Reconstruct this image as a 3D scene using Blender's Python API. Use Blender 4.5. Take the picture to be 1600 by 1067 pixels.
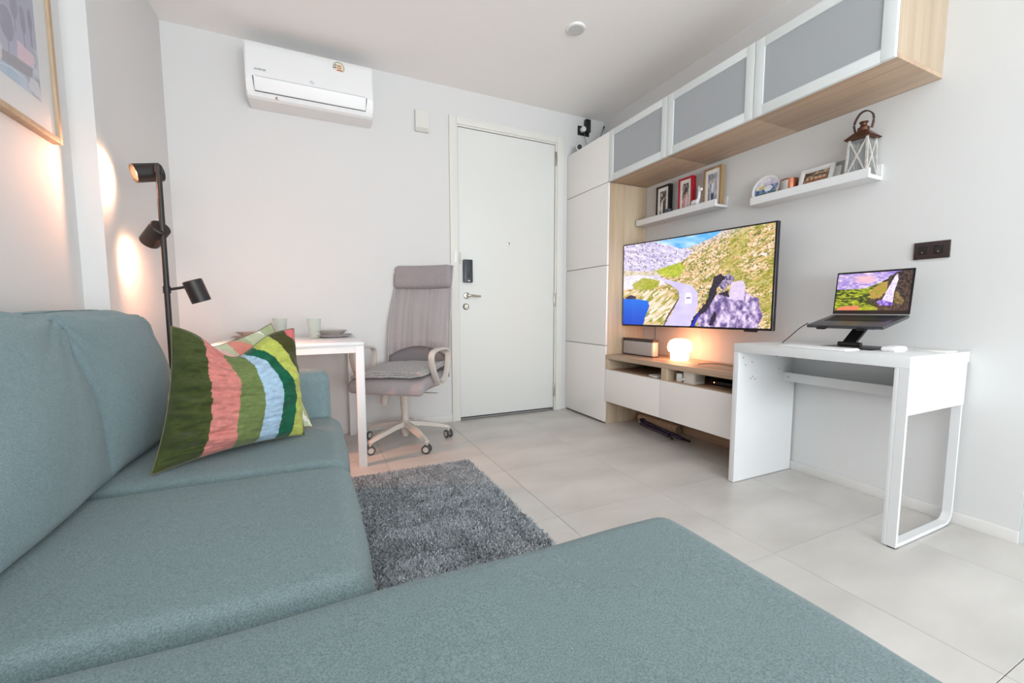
import bpy, bmesh, math, random
import numpy as np
from mathutils import Vector, Matrix, noise
random.seed(7)
rng = np.random.default_rng(7)
PI = math.pi
scene = bpy.context.scene
C = scene.collection
for o in list(bpy.data.objects): bpy.data.objects.remove(o)

# ------------------------------------------------------------------ camera
YB, XR, XF, H = 3.35, 2.49, 2.10, 2.667      # back wall, right wall, cabinet fronts, ceiling
XL, XN = -0.79, -0.872                       # far (thicker) and near left wall planes
cam_d = bpy.data.cameras.new('camera'); cam = bpy.data.objects.new('camera', cam_d); C.objects.link(cam)
f_px, yaw, pitch, roll = 658.9, .4378, -.0869, -.0005
cam_d.sensor_width = 36; cam_d.lens = f_px/1600*36
cam_d.shift_x = -2.88/1600; cam_d.shift_y = 9.03/1600
cam_d.clip_start = .02
fw = Vector((math.sin(yaw)*math.cos(pitch), math.cos(yaw)*math.cos(pitch), math.sin(pitch)))
rt = Vector((math.cos(yaw), -math.sin(yaw), 0)); up = rt.cross(fw)
r2 = rt*math.cos(roll)+up*math.sin(roll); u2 = -rt*math.sin(roll)+up*math.cos(roll)
M = Matrix((r2, u2, -fw)).transposed().to_4x4(); M.translation = (0, 0, .9225)
cam.matrix_world = M
scene.camera = cam

# ------------------------------------------------------------------ world, lights, exposure
scene.view_settings.view_transform = 'Standard'; scene.view_settings.look = 'None'
scene.view_settings.gamma = 1; scene.view_settings.use_curve_mapping = False
scene.view_settings.exposure = 0.33
w = bpy.data.worlds.new('world'); scene.world = w; w.use_nodes = True
bg = w.node_tree.nodes['Background']; bg.inputs[0].default_value = (.86, .93, 1, 1); bg.inputs[1].default_value = .8

def area(name, loc, rot, sx, sy, power, col):
    d = bpy.data.lights.new(name, 'AREA'); d.shape = 'RECTANGLE'; d.size = sx; d.size_y = sy
    d.energy = power; d.color = col
    o = bpy.data.objects.new(name, d); C.objects.link(o); o.location = loc; o.rotation_euler = rot
    return o
# daylight entering by the window behind the camera and by the balcony door at the right
area('window_daylight', (.85, -3.15, 1.1), (math.radians(140), 0, 0), 2.8, 1.8, 165, (.915, .967, 1))
area('balcony_daylight', (2.80, -.40, 1.20), (math.radians(104), 0, math.radians(90)), 1.7, 2.2, 5, (.93, .97, 1))

# ------------------------------------------------------------------ material helpers
def lin(c):
    return tuple((x/255/12.92 if x/255 <= .04045 else ((x/255+.055)/1.055)**2.4) for x in c)
def mat(name, rgb, rough=.5, metal=0, spec=.5, noise_amt=0, noise_scale=20, bump=0, bump_scale=200, coat=0,
        stretch=(1, 1, 1), rgb2=None, emis=None, estr=0, alpha=1, trans=0, sheen=0, detail=4):
    m = bpy.data.materials.new(name); m.use_nodes = True
    nt = m.node_tree; b = nt.nodes['Principled BSDF']
    c = lin(rgb)
    b.inputs['Base Color'].default_value = (*c, 1); b.inputs['Roughness'].default_value = rough
    b.inputs['Metallic'].default_value = metal; b.inputs['Specular IOR Level'].default_value = spec
    b.inputs['Coat Weight'].default_value = coat; b.inputs['Alpha'].default_value = alpha
    b.inputs['Transmission Weight'].default_value = trans; b.inputs['Sheen Weight'].default_value = sheen
    tc = nt.nodes.new('ShaderNodeTexCoord'); mp = nt.nodes.new('ShaderNodeMapping')
    mp.inputs['Scale'].default_value = stretch; nt.links.new(tc.outputs['Object'], mp.inputs[0])
    if noise_amt or rgb2:
        n = nt.nodes.new('ShaderNodeTexNoise'); n.inputs['Scale'].default_value = noise_scale; n.inputs['Detail'].default_value = detail
        nt.links.new(mp.outputs[0], n.inputs[0])
        r = nt.nodes.new('ShaderNodeMapRange'); r.inputs[1].default_value = .3; r.inputs[2].default_value = .7
        nt.links.new(n.outputs[0], r.inputs[0])
        mx = nt.nodes.new('ShaderNodeMix'); mx.data_type = 'RGBA'
        c2 = lin(rgb2) if rgb2 else tuple(x*(1-noise_amt) for x in c)
        mx.inputs[6].default_value = (*c, 1); mx.inputs[7].default_value = (*c2, 1)
        nt.links.new(r.outputs[0], mx.inputs[0]); nt.links.new(mx.outputs[2], b.inputs['Base Color'])
    if bump:
        n = nt.nodes.new('ShaderNodeTexNoise'); n.inputs['Scale'].default_value = bump_scale; n.inputs['Detail'].default_value = 3
        nt.links.new(mp.outputs[0], n.inputs[0])
        bp = nt.nodes.new('ShaderNodeBump'); bp.inputs['Strength'].default_value = bump; bp.inputs['Distance'].default_value = .002
        nt.links.new(n.outputs[0], bp.inputs['Height']); nt.links.new(bp.outputs[0], b.inputs['Normal'])
    if emis:
        b.inputs['Emission Color'].default_value = (*emis, 1); b.inputs['Emission Strength'].default_value = estr
    return m
def wood(name, axis, a=(202, 177, 152), b=(174, 146, 122), c=(162, 136, 112)):
    m = bpy.data.materials.new(name); m.use_nodes = True
    nt = m.node_tree; L = nt.links; bs = nt.nodes['Principled BSDF']; bs.inputs['Roughness'].default_value = .45
    tc = nt.nodes.new('ShaderNodeTexCoord'); mp = nt.nodes.new('ShaderNodeMapping')
    s = [9, 9, 9]; s[axis] = .08 if axis == 1 else .35; mp.inputs['Scale'].default_value = s; L.new(tc.outputs['Object'], mp.inputs[0])
    n1 = nt.nodes.new('ShaderNodeTexNoise'); n1.inputs['Scale'].default_value = 1.1; n1.inputs['Detail'].default_value = 2; L.new(mp.outputs[0], n1.inputs[0])
    mp2 = nt.nodes.new('ShaderNodeMapping'); s2 = [160, 160, 160]; s2[axis] = 3; mp2.inputs['Scale'].default_value = s2; L.new(tc.outputs['Object'], mp2.inputs[0])
    n2 = nt.nodes.new('ShaderNodeTexNoise'); n2.inputs['Scale'].default_value = 1; n2.inputs['Detail'].default_value = 3; L.new(mp2.outputs[0], n2.inputs[0])
    r1 = nt.nodes.new('ShaderNodeValToRGB'); e = r1.color_ramp
    e.elements[0].position = .36; e.elements[0].color = (*lin(b), 1); e.elements[1].position = .6; e.elements[1].color = (*lin(a), 1)
    L.new(n1.outputs[0], r1.inputs[0])
    mr = nt.nodes.new('ShaderNodeMapRange'); mr.inputs[1].default_value = .42; mr.inputs[2].default_value = .75; mr.inputs[4].default_value = .75; L.new(n2.outputs[0], mr.inputs[0])
    mx = nt.nodes.new('ShaderNodeMix'); mx.data_type = 'RGBA'; mx.inputs[7].default_value = (*lin(c), 1)
    L.new(mr.outputs[0], mx.inputs[0]); L.new(r1.outputs[0], mx.inputs[6]); L.new(mx.outputs[2], bs.inputs['Base Color'])
    return m
def attr_mat(name, rough=.5, emit=0, coat=0, sheen=0, spec=.5, bump=0, bump_scale=100):
    m = bpy.data.materials.new(name); m.use_nodes = True
    nt = m.node_tree; b = nt.nodes['Principled BSDF']; b.inputs['Roughness'].default_value = rough
    b.inputs['Coat Weight'].default_value = coat; b.inputs['Sheen Weight'].default_value = sheen; b.inputs['Specular IOR Level'].default_value = spec
    a = nt.nodes.new('ShaderNodeAttribute'); a.attribute_name = 'paint'
    if emit:
        b.inputs['Base Color'].default_value = (.01, .01, .01, 1)
        nt.links.new(a.outputs['Color'], b.inputs['Emission Color']); b.inputs['Emission Strength'].default_value = emit
    else: nt.links.new(a.outputs['Color'], b.inputs['Base Color'])
    if bump:
        tc = nt.nodes.new('ShaderNodeTexCoord'); n = nt.nodes.new('ShaderNodeTexNoise'); n.inputs['Scale'].default_value = bump_scale
        nt.links.new(tc.outputs['Object'], n.inputs[0])
        bp = nt.nodes.new('ShaderNodeBump'); bp.inputs['Strength'].default_value = bump; bp.inputs['Distance'].default_value = .003
        nt.links.new(n.outputs[0], bp.inputs['Height']); nt.links.new(bp.outputs[0], b.inputs['Normal'])
    return m

def fabric(name, a, b, scale=340, weave=.5, rough=.95, cell=900):
    m = mat(name, a, rough=rough, rgb2=b, noise_scale=scale, bump=weave, bump_scale=cell, spec=.15, sheen=.15, detail=6)
    nt = m.node_tree
    # broad soft mottling over the fine melange
    tc = nt.nodes.new('ShaderNodeTexCoord'); n = nt.nodes.new('ShaderNodeTexNoise'); n.inputs['Scale'].default_value = 45; n.inputs['Detail'].default_value = 5
    nt.links.new(tc.outputs['Object'], n.inputs[0])
    r = nt.nodes.new('ShaderNodeMapRange'); r.inputs[1].default_value = .3; r.inputs[2].default_value = .7; r.inputs[3].default_value = .96; r.inputs[4].default_value = 1.035
    nt.links.new(n.outputs[0], r.inputs[0])
    bs = nt.nodes['Principled BSDF']; src = bs.inputs['Base Color'].links[0].from_socket
    v = nt.nodes.new('ShaderNodeVectorMath'); v.operation = 'SCALE'
    nt.links.new(src, v.inputs[0]); nt.links.new(r.outputs[0], v.inputs['Scale']); nt.links.new(v.outputs[0], bs.inputs['Base Color'])
    return m

# palette
M_wall = mat('wall_paint', (220, 220, 219), .7, spec=.2)
M_ceil = mat('ceiling_paint', (248, 246, 244), .8, spec=.2)
M_tile = mat('floor_tile_stone', (188, 184, 179), .3, rgb2=(212, 208, 203), noise_scale=1.6, stretch=(1, 2.6, 1), detail=7)
M_grout = mat('tile_joint', (188, 182, 176), .8)
M_white = mat('white_lacquer', (228, 229, 230), .4)
M_gloss = mat('white_gloss_front', (244, 241, 238), .2, coat=.3)
M_door = mat('door_cream_paint', (226, 228, 224), .45)
M_frame = mat('door_frame_paint', (226, 225, 219), .5)
M_skirt = mat('skirting_tile', (222, 220, 217), .4)
M_plast = mat('white_plastic', (235, 236, 236), .35)
M_metal = mat('brushed_steel', (190, 185, 175), .28, metal=1)
M_black = mat('black_plastic', (22, 22, 24), .4)
M_blackm = mat('black_powder_coat', (38, 33, 32), .45)
M_darkgap = mat('dark_gap', (16, 16, 16), .8)
M_woodY = wood('oak_veneer_along_y', 1)
M_woodZ = wood('oak_veneer_along_z', 2, (214, 196, 170), (190, 168, 140), (178, 156, 128))
M_woodX = wood('oak_veneer_end', 2, (192, 174, 152), (176, 156, 132), (166, 146, 124))
M_sofa = fabric('sofa_melange_fabric', (96, 115, 117), (132, 149, 152))
M_sofa2 = fabric('sofa_back_melange_fabric', (106, 128, 132), (134, 154, 158))
M_piping = mat('sofa_piping', (92, 116, 118), .95)
M_alu = mat('white_aluminium_frame', (224, 229, 228), .35)
M_frost = mat('frosted_glass', (178, 183, 187), .28, trans=.12, spec=.5, coat=.2)
M_chairw = mat('chair_beige_plastic', (205, 198, 190), .5)
M_chairg = fabric('chair_grey_fabric', (150, 143, 145), (168, 160, 162), weave=.3)
M_pad = fabric('grey_fleece_pad', (112, 110, 112), (222, 218, 216), scale=260, weave=1.0, cell=500)
M_rug = attr_mat('rug_pile', .95, spec=.1)
M_rugbase = mat('rug_backing', (92, 94, 98), .95)
M_paper = mat('paper_mat', (238, 236, 232), .8)

# ------------------------------------------------------------------ object helpers
def finish(me, smooth=True, ang=32):
    if smooth:
        me.shade_smooth()
        try: me.set_sharp_from_angle(angle=math.radians(ang))
        except Exception: pass
def offs(parent):
    v = Vector((0, 0, 0)); p = parent
    while p is not None: v += p.location; p = p.parent
    return v
def obj(name, bm, m, parent=None, local=False, smooth=True, ang=32, recalc=True):
    """one bmesh -> one object; coordinates are world ones unless local=True"""
    me = bpy.data.meshes.new(name)
    if recalc: bmesh.ops.recalc_face_normals(bm, faces=bm.faces)
    if not local:
        if parent is not None: o0 = offs(parent)
        else:
            co = np.array([v.co[:] for v in bm.verts]); lo, hi = co.min(0), co.max(0)
            o0 = Vector(((lo[0]+hi[0])/2, (lo[1]+hi[1])/2, lo[2]))
        bmesh.ops.translate(bm, verts=bm.verts, vec=-o0)
    bm.to_mesh(me); bm.free(); finish(me, smooth, ang)
    for mm in (m if isinstance(m, (list, tuple)) else [m]): me.materials.append(mm)
    o = bpy.data.objects.new(name, me); C.objects.link(o)
    if parent is not None: o.parent = parent
    elif not local: o.location = o0
    return o
def tag(o, label, cat, group=None):
    o['label'] = label; o['category'] = cat
    if group: o['group'] = group
    return o
def thing(name, loc, label, cat, group=None, rz=0):
    o = bpy.data.objects.new(name, None); C.objects.link(o); o.location = loc; o.rotation_euler = (0, 0, rz)
    o.empty_display_size = .05
    return tag(o, label, cat, group)
def struct(o): o['kind'] = 'structure'; return o
def B(): return bmesh.new()
def box(bm, x0, x1, y0, y1, z0, z1, bev=0, seg=2, mat_i=0):
    r = bmesh.ops.create_cube(bm, size=1)
    vs = r['verts']
    for v in vs: v.co = ((x0+x1)/2+v.co.x*(x1-x0), (y0+y1)/2+v.co.y*(y1-y0), (z0+z1)/2+v.co.z*(z1-z0))
    if bev:
        es = list({e for v in vs for e in v.link_edges})
        rr = bmesh.ops.bevel(bm, geom=es, offset=bev, segments=seg, affect='EDGES', profile=.6)
        vs = list({v for f in rr['faces'] for v in f.verts} | {v for v in vs if v.is_valid})
    if mat_i:
        for f in {f for v in vs for f in v.link_faces}: f.material_index = mat_i
    return vs
def bxo(name, m, parent, *a, bev=.0015, local=False):
    bm = B(); box(bm, *a, bev=bev); return obj(name, bm, m, parent, local)
def prism(bm, pts, axis, a, b):
    """extrude a 2-D outline along axis from a to b; pts are in the two other coordinates in order"""
    def P(p, t):
        q = list(p); q.insert(axis, t); return q
    v0 = [bm.verts.new(P(p, a)) for p in pts]; v1 = [bm.verts.new(P(p, b)) for p in pts]
    n = len(pts); bm.faces.new(v0); bm.faces.new(v1[::-1])
    for i in range(n): bm.faces.new((v0[i], v0[(i+1) % n], v1[(i+1) % n], v1[i]))
    return v0+v1
def cyl(bm, p0, p1, r0, r1=None, seg=24, caps=True):
    p0, p1 = Vector(p0), Vector(p1); r1 = r0 if r1 is None else r1
    d = (p1-p0); q = d.to_track_quat('Z', 'Y')
    vs = bmesh.ops.create_cone(bm, cap_ends=caps, segments=seg, radius1=r0, radius2=r1, depth=d.length)['verts']
    mm = Matrix.Translation((p0+p1)/2) @ q.to_matrix().to_4x4()
    bmesh.ops.transform(bm, matrix=mm, verts=vs); return vs
def lathe(bm, prof, c=(0, 0, 0), seg=32, axis=None, mat_i=0):
    """prof: (radius, height) pairs"""
    rows = []
    for r, z in prof:
        if r < 1e-6: rows.append([bm.verts.new((0, 0, z))])
        else: rows.append([bm.verts.new((r*math.cos(2*PI*k/seg), r*math.sin(2*PI*k/seg), z)) for k in range(seg)])
    for a, b in zip(rows[:-1], rows[1:]):
        for k in range(seg):
            k2 = (k+1) % seg
            if len(a) == 1 and len(b) == 1: continue
            if len(a) == 1: f = bm.faces.new((a[0], b[k2], b[k]))
            elif len(b) == 1: f = bm.faces.new((a[k], a[k2], b[0]))
            else: f = bm.faces.new((a[k], a[k2], b[k2], b[k]))
            f.material_index = mat_i
    vs = [v for r in rows for v in r]
    mm = Matrix.Translation(c)
    if axis is not None: mm = mm @ Vector(axis).to_track_quat('Z', 'Y').to_matrix().to_4x4()
    bmesh.ops.transform(bm, matrix=mm, verts=vs); return vs
def spline(pts, n=8):
    pts = [Vector(p) for p in pts]; out = []
    P = [pts[0]*2-pts[1]]+pts+[pts[-1]*2-pts[-2]]
    for i in range(1, len(P)-2):
        for k in range(n):
            t = k/n; a, b, c, d = P[i-1], P[i], P[i+1], P[i+2]
            out.append(.5*((2*b)+(c-a)*t+(2*a-5*b+4*c-d)*t*t+(3*b-a-3*c+d)*t**3))
    out.append(pts[-1]); return out
def tube(bm, pts, r, seg=8, closed=False, flat=None, upv=None):
    """sweep; r radius or list; flat=(a,b) makes an elliptical/rectangular strap section"""
    pts = [Vector(p) for p in pts]; n = len(pts); rows = []; last = None
    for i, p in enumerate(pts):
        if closed: t = pts[(i+1) % n]-pts[i-1]
        else: t = pts[min(i+1, n-1)]-pts[max(i-1, 0)]
        t.normalize()
        if upv is not None: a = Vector(upv)-t*t.dot(Vector(upv))
        elif last is None: a = t.orthogonal()
        else: a = last-t*t.dot(last)
        if a.length < 1e-6: a = t.orthogonal()
        a.normalize(); b = t.cross(a); last = a
        rr = r[i] if isinstance(r, (list, tuple)) else r
        row = []
        for k in range(seg):
            th = 2*PI*k/seg; cx, cy = math.cos(th), math.sin(th)
            if flat:
                e = .45; cx = math.copysign(abs(cx)**e, cx)*flat[0]; cy = math.copysign(abs(cy)**e, cy)*flat[1]
                row.append(bm.verts.new(p+a*cx+b*cy))
            else: row.append(bm.verts.new(p+(a*cx+b*cy)*rr))
        rows.append(row)
    m = n if closed else n-1
    for i in range(m):
        A, Bb = rows[i], rows[(i+1) % n]
        for k in range(seg): bm.faces.new((A[k], A[(k+1) % seg], Bb[(k+1) % seg], Bb[k]))
    if not closed:
        bm.faces.new(rows[0][::-1]); bm.faces.new(rows[-1])
def soft_map(dims, r=.05, crown=(0, 0, 0), wr=0, ws=4, seed=0, deform=None):
    h = np.array(dims)/2
    def f(p):
        q = np.array(p, float)*h; inn = np.clip(q, -(h-r), h-r); d = q-inn
        L = np.linalg.norm(d); pos = inn+(d/L*r if L > 1e-9 else 0)
        for a in range(3):
            b, c = [i for i in range(3) if i != a]
            pos[a] += crown[a]*np.sign(p[a])*abs(p[a])**2*max(0, 1-p[b]**2)*max(0, 1-p[c]**2)
        if wr:
            nv = noise.noise_vector(Vector(pos)*ws+Vector((seed, seed*2, 0)))
            pos = pos+np.array(nv)*wr
        return deform(pos) if deform else pos
    return f
def soft_box(dims, r=.05, crown=(0, 0, 0), n=14, rn=6, wr=0, ws=4, seed=0, deform=None):
    """rounded upholstered block centred at 0; returns a bmesh"""
    h = np.array(dims)/2
    def grid(a):
        a0 = 1-r/h[a]
        return np.unique(np.concatenate([np.linspace(-1, -a0, rn), np.linspace(-a0, a0, n), np.linspace(a0, 1, rn)]))
    G = [grid(a) for a in range(3)]
    fmap = soft_map(dims, r, crown, wr, ws, seed, deform)
    bm = bmesh.new(); cache = {}
    def vert(p):
        key = tuple(round(x, 5) for x in p)
        if key in cache: return cache[key]
        pos = fmap(p)
        v = bm.verts.new(pos); cache[key] = v; return v
    for a in range(3):
        b, c = [i for i in range(3) if i != a]
        for s in (-1, 1):
            for i in range(len(G[b])-1):
                for j in range(len(G[c])-1):
                    fs = []
                    for (ii, jj) in ((i, j), (i+1, j), (i+1, j+1), (i, j+1)):
                        p = [0, 0, 0]; p[a] = s; p[b] = G[b][ii]; p[c] = G[c][jj]; fs.append(vert(p))
                    try: bm.faces.new(fs)
                    except Exception: pass
    return bm
def xf(bm, m): bmesh.ops.transform(bm, matrix=m, verts=bm.verts); return bm
def paint_mesh(name, P, rgb, m, parent=None, smooth=False):
    """P: (ny+1,nx+1,3) world points, rgb: (ny,nx,3) sRGB 0..1 -> face-coloured sheet"""
    ny, nx = rgb.shape[:2]
    o0 = offs(parent) if parent is not None else Vector((0, 0, 0))
    V = (P.reshape(-1, 3)-np.array(o0[:]))
    i = np.arange(ny*(nx+1)).reshape(ny, nx+1)[:, :nx].ravel()
    F = np.stack([i, i+1, i+nx+2, i+nx+1], 1)
    me = bpy.data.meshes.new(name)
    me.from_pydata(V.tolist(), [], F.tolist())
    c = np.clip(rgb.reshape(-1, 3), 0, 1); l = np.where(c <= .04045, c/12.92, ((c+.055)/1.055)**2.4)
    at = me.color_attributes.new('paint', 'FLOAT_COLOR', 'CORNER')
    buf = np.ones((len(F)*4, 4), dtype=np.float32); buf[:, :3] = np.repeat(l, 4, axis=0)
    at.data.foreach_set('color', buf.ravel()); me.materials.append(m)
    if smooth: me.shade_smooth()
    o = bpy.data.objects.new(name, me); C.objects.link(o)
    if parent is not None: o.parent = parent
    return o
def quad_pts(tl, tr, br, bl, nx, ny):
    u = np.linspace(0, 1, nx+1)[None, :, None]; v = np.linspace(0, 1, ny+1)[:, None, None]
    tl, tr, br, bl = [np.array(p, float) for p in (tl, tr, br, bl)]
    return (tl*(1-u)+tr*u)*(1-v)+(bl*(1-u)+br*u)*v
# numpy image helpers
def vnoise(x, y, seed=0):
    xi, yi = np.floor(x).astype(int), np.floor(y).astype(int); xf_, yf_ = x-xi, y-yi
    def hsh(a, b):
        n = (a*374761393+b*668265263+seed*1442695041) & 0xffffffff
        n = ((n ^ (n >> 13))*1274126177) & 0xffffffff
        return ((n ^ (n >> 16)) & 0xffff)/65535.
    s, t = xf_*xf_*(3-2*xf_), yf_*yf_*(3-2*yf_)
    return (hsh(xi, yi)*(1-s)+hsh(xi+1, yi)*s)*(1-t)+(hsh(xi, yi+1)*(1-s)+hsh(xi+1, yi+1)*s)*t
def fbm(x, y, o=4, seed=0):
    r = 0; a = .5; 
    for k in range(o): r = r+a*vnoise(x*2**k, y*2**k, seed+k); a *= .5
    return r/(1-.5**o)
def inpoly(X, Y, poly):
    ins = np.zeros(X.shape, bool); n = len(poly)
    for i in range(n):
        x0, y0 = poly[i]; x1, y1 = poly[(i+1) % n]
        if y0 == y1: continue
        c = ((y0 > Y) != (y1 > Y)) & (X < (x1-x0)*(Y-y0)/(y1-y0)+x0); ins ^= c
    return ins
def homog(src, dst):
    A = []
    for (x, y), (u, v) in zip(src, dst):
        A.append([x, y, 1, 0, 0, 0, -u*x, -u*y]); A.append([0, 0, 0, x, y, 1, -v*x, -v*y])
    h = np.linalg.solve(np.array(A, float), np.array(dst, float).ravel()); return np.append(h, 1).reshape(3, 3)
def grid_uv(nx, ny):
    u = (np.arange(nx)+.5)/nx; v = (np.arange(ny)+.5)/ny; return np.meshgrid(u, v)
def col(*c): return np.array(c, float)/255

# ------------------------------------------------------------------ room shell
def wallbox(name, *a, m=M_wall):
    bm = B(); box(bm, *a); return struct(obj(name, bm, m, smooth=False))
YF = -3.3                                                   # window wall behind the camera
floor = wallbox('floor', -1.1, 3.3, YF-.2, YB+.15, -.12, -.008, m=M_grout)
tile_me = None; k = 0
for ix in range(-3, 5):
    for iy in range(-7, 6):
        x0 = .355+ix*.5975; y0 = .372+iy*.5975; x1, y1 = x0+.5975, y0+.5975
        x0c, x1c, y0c, y1c = max(x0, XN), min(x1, 3.2), max(y0, YF), min(y1, YB)
        if x1c-x0c < .03 or y1c-y0c < .03: continue
        full = (x1c-x0c > .596 and y1c-y0c > .596)
        if full and tile_me:
            t = bpy.data.objects.new('tile', tile_me); C.objects.link(t)
        else:
            g = .0009; bm = B(); cx, cy = (x0c+x1c)/2, (y0c+y1c)/2
            box(bm, x0c+g-cx, x1c-g-cx, y0c+g-cy, y1c-g-cy, -.008, 0, bev=.0007, seg=1)
            t = obj('tile', bm, M_tile, local=True, smooth=False)
            if full: tile_me = t.data
        t.parent = floor; t.location = Vector(((x0c+x1c)/2, (y0c+y1c)/2, 0))-floor.location
wallbox('ceiling', -1.1, 3.3, YF-.2, YB+.15, H, H+.12, m=M_ceil)
# back wall with the doorway cut out
bm = B()
box(bm, -1.1, 1.0, YB, YB+.14, 0, H); box(bm, 2.05, 3.3, YB, YB+.14, 0, H); box(bm, 1.0, 2.05, YB, YB+.14, 2.45, H)
struct(obj('wall_back', bm, M_wall, smooth=False))
wallbox('wall_left', XN-.2, XN, YF, 2.36, 0, H)
wallbox('trim_1', XN-.2, XL, 2.36, YB, 0, H)                # the thicker end of the left wall
wallbox('wall_right', XR, XR+.16, .60, YB, 0, H)
bm = B()                                                     # wall behind the camera, around a wide window
box(bm, XN-.2, -.65, YF-.14, YF, 0, H); box(bm, 2.35, 3.3, YF-.14, YF, 0, H)
box(bm, -.65, 2.35, YF-.14, YF, 0, .35); box(bm, -.65, 2.35, YF-.14, YF, 2.5, H)
struct(obj('wall_front', bm, M_wall, smooth=False))
bm = B()                                                     # right wall past the corner: lintel over the balcony door
box(bm, XR, XR+.16, YF, .60, 2.38, H); box(bm, XR, XR+.16, YF, -1.35, 0, 2.38)
struct(obj('wall_right', bm, M_wall, smooth=False))
w1 = bpy.data.objects.new('window_1', None); C.objects.link(w1); w1.location = (.85, YF-.07, .35); w1['kind'] = 'structure'
bm = B()
for x in (-.65, .33, 1.32, 2.31): box(bm, x, x+.04, YF-.1, YF-.05, .35, 2.5)
for z in (.35, 2.46): box(bm, -.65, 2.35, YF-.1, YF-.05, z, z+.04)
obj('window_frame', bm, M_alu, w1)
d2 = bpy.data.objects.new('door_2', None); C.objects.link(d2); d2.location = (XR+.08, -.4, 0); d2['kind'] = 'structure'
bm = B()
for y in (-1.35, -.40): box(bm, XR+.01, XR+.07, y, y+.045, 0, 2.38)
box(bm, XR+.004, XR+.07, .46, .60, 0, 2.38, bev=.003)
box(bm, XR+.01, XR+.07, -1.35, .6, 2.33, 2.38); box(bm, XR+.01, XR+.07, -1.35, .6, 0, .03)
obj('door_frame', bm, M_alu, d2)
bm = B(); box(bm, XR-.012, XR, .60, 1.53, 0, .05, bev=.002)
struct(obj('baseboard_right', bm, M_skirt))
bm = B(); box(bm, XL, 1.0, YB-.012, YB, 0, .06, bev=.002)
struct(obj('baseboard_back', bm, M_skirt))

# entrance door
d1 = bpy.data.objects.new('door_1', None); C.objects.link(d1); d1.location = (1.53, YB, 0); d1['kind'] = 'structure'
bm = B()
box(bm, 1.0, 1.06, YB-.018, YB+.10, 0, 2.452, bev=.004); box(bm, 1.988, 2.05, YB-.018, YB+.10, 0, 2.452, bev=.004)
box(bm, 1.06, 1.988, YB-.018, YB+.10, 2.395, 2.452, bev=.004)
obj('door_frame', bm, M_frame, d1)
bm = B()
box(bm, 1.06, 1.072, YB-.006, YB+.02, 0, 2.395, bev=.001); box(bm, 1.976, 1.988, YB-.006, YB+.02, 0, 2.395, bev=.001)
box(bm, 1.072, 1.976, YB-.006, YB+.02, 2.383, 2.395, bev=.001)
obj('door_stop', bm, M_frame, d1)
leaf = bxo('door_panel', M_door, d1, 1.076, 1.972, YB+.004, YB+.044, .024, 2.379, bev=.002)
bxo('door_backing', M_darkgap, d1, 1.06, 1.988, YB+.06, YB+.07, 0, 2.39, bev=0)
for z in (2.20, .96, .13):
    h = bxo('hinge', M_metal, d1, 1.968, 1.984, YB-.012, YB+.004, z, z+.12, bev=.003)
bm = B()
lathe(bm, [(0, 0), (.026, 0), (.026, .008), (.02, .011), (0, .011)], (1.137, YB+.004, 1.045), 24, (0, -1, 0))
cyl(bm, (1.137, YB-.004, 1.045), (1.137, YB-.045, 1.045), .009, seg=12)
tube(bm, spline([(1.132, YB-.045, 1.045), (1.16, YB-.049, 1.046), (1.2, YB-.045, 1.043), (1.245, YB-.044, 1.04)], 5), .009, 10)
h = obj('door_handle', bm, M_metal, d1); h['label'] = 'steel lever handle'
bm = B()
lathe(bm, [(0, 0), (.026, 0), (.026, .012), (.018, .02), (0, .02)], (1.13, YB+.004, .955), 24, (0, -1, 0))
box(bm, 1.122, 1.142, YB-.034, YB-.014, .945, .967, bev=.004)
obj('deadbolt_knob', bm, M_metal, d1)
bm = B(); lathe(bm, [(0, 0), (.011, 0), (.011, .004), (.006, .006), (0, .006)], (1.52, YB+.004, 1.492), 16, (0, -1, 0))
obj('peephole', bm, M_metal, d1)
bxo('strike_plate', M_plast, d1, 1.028, 1.052, YB-.024, YB-.018, 1.31, 1.41, bev=.002)
bm = B()
for i in range(7):
    lathe(bm, [(0, -.004), (.005, -.002), (.005, .002), (0, .004)], (1.075+.003*math.sin(i*2), YB-.03-.002*(i % 2), 1.39-.014*i), 8, (1, 0, 0))
bm2 = bm; obj('door_chain', bm2, M_metal, d1)
lock = thing('door_lock', (1.142, YB+.004, 1.15), 'black digital keypad lock mounted on the cream entrance door above the lever', 'door lock')
bm = B(); box(bm, 1.105, 1.182, YB-.034, YB+.004, 1.152, 1.338, bev=.008, seg=3); obj('lock_body', bm, mat('lock_dark_plastic', (46, 52, 60), .3), lock)
bm = B(); prism(bm, [(1.125, 1.19), (1.165, 1.19), (1.158, 1.205), (1.150, 1.235), (1.145, 1.245), (1.139, 1.235), (1.132, 1.205)], 1, YB-.0365, YB-.034)
obj('bell_emblem', bm, M_black, lock)
bm = B(); box(bm, 1.138, 1.156, YB-.036, YB-.034, 1.162, 1.170); obj('status_light', bm, mat('lock_light', (230, 235, 235), .4), lock)

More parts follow.
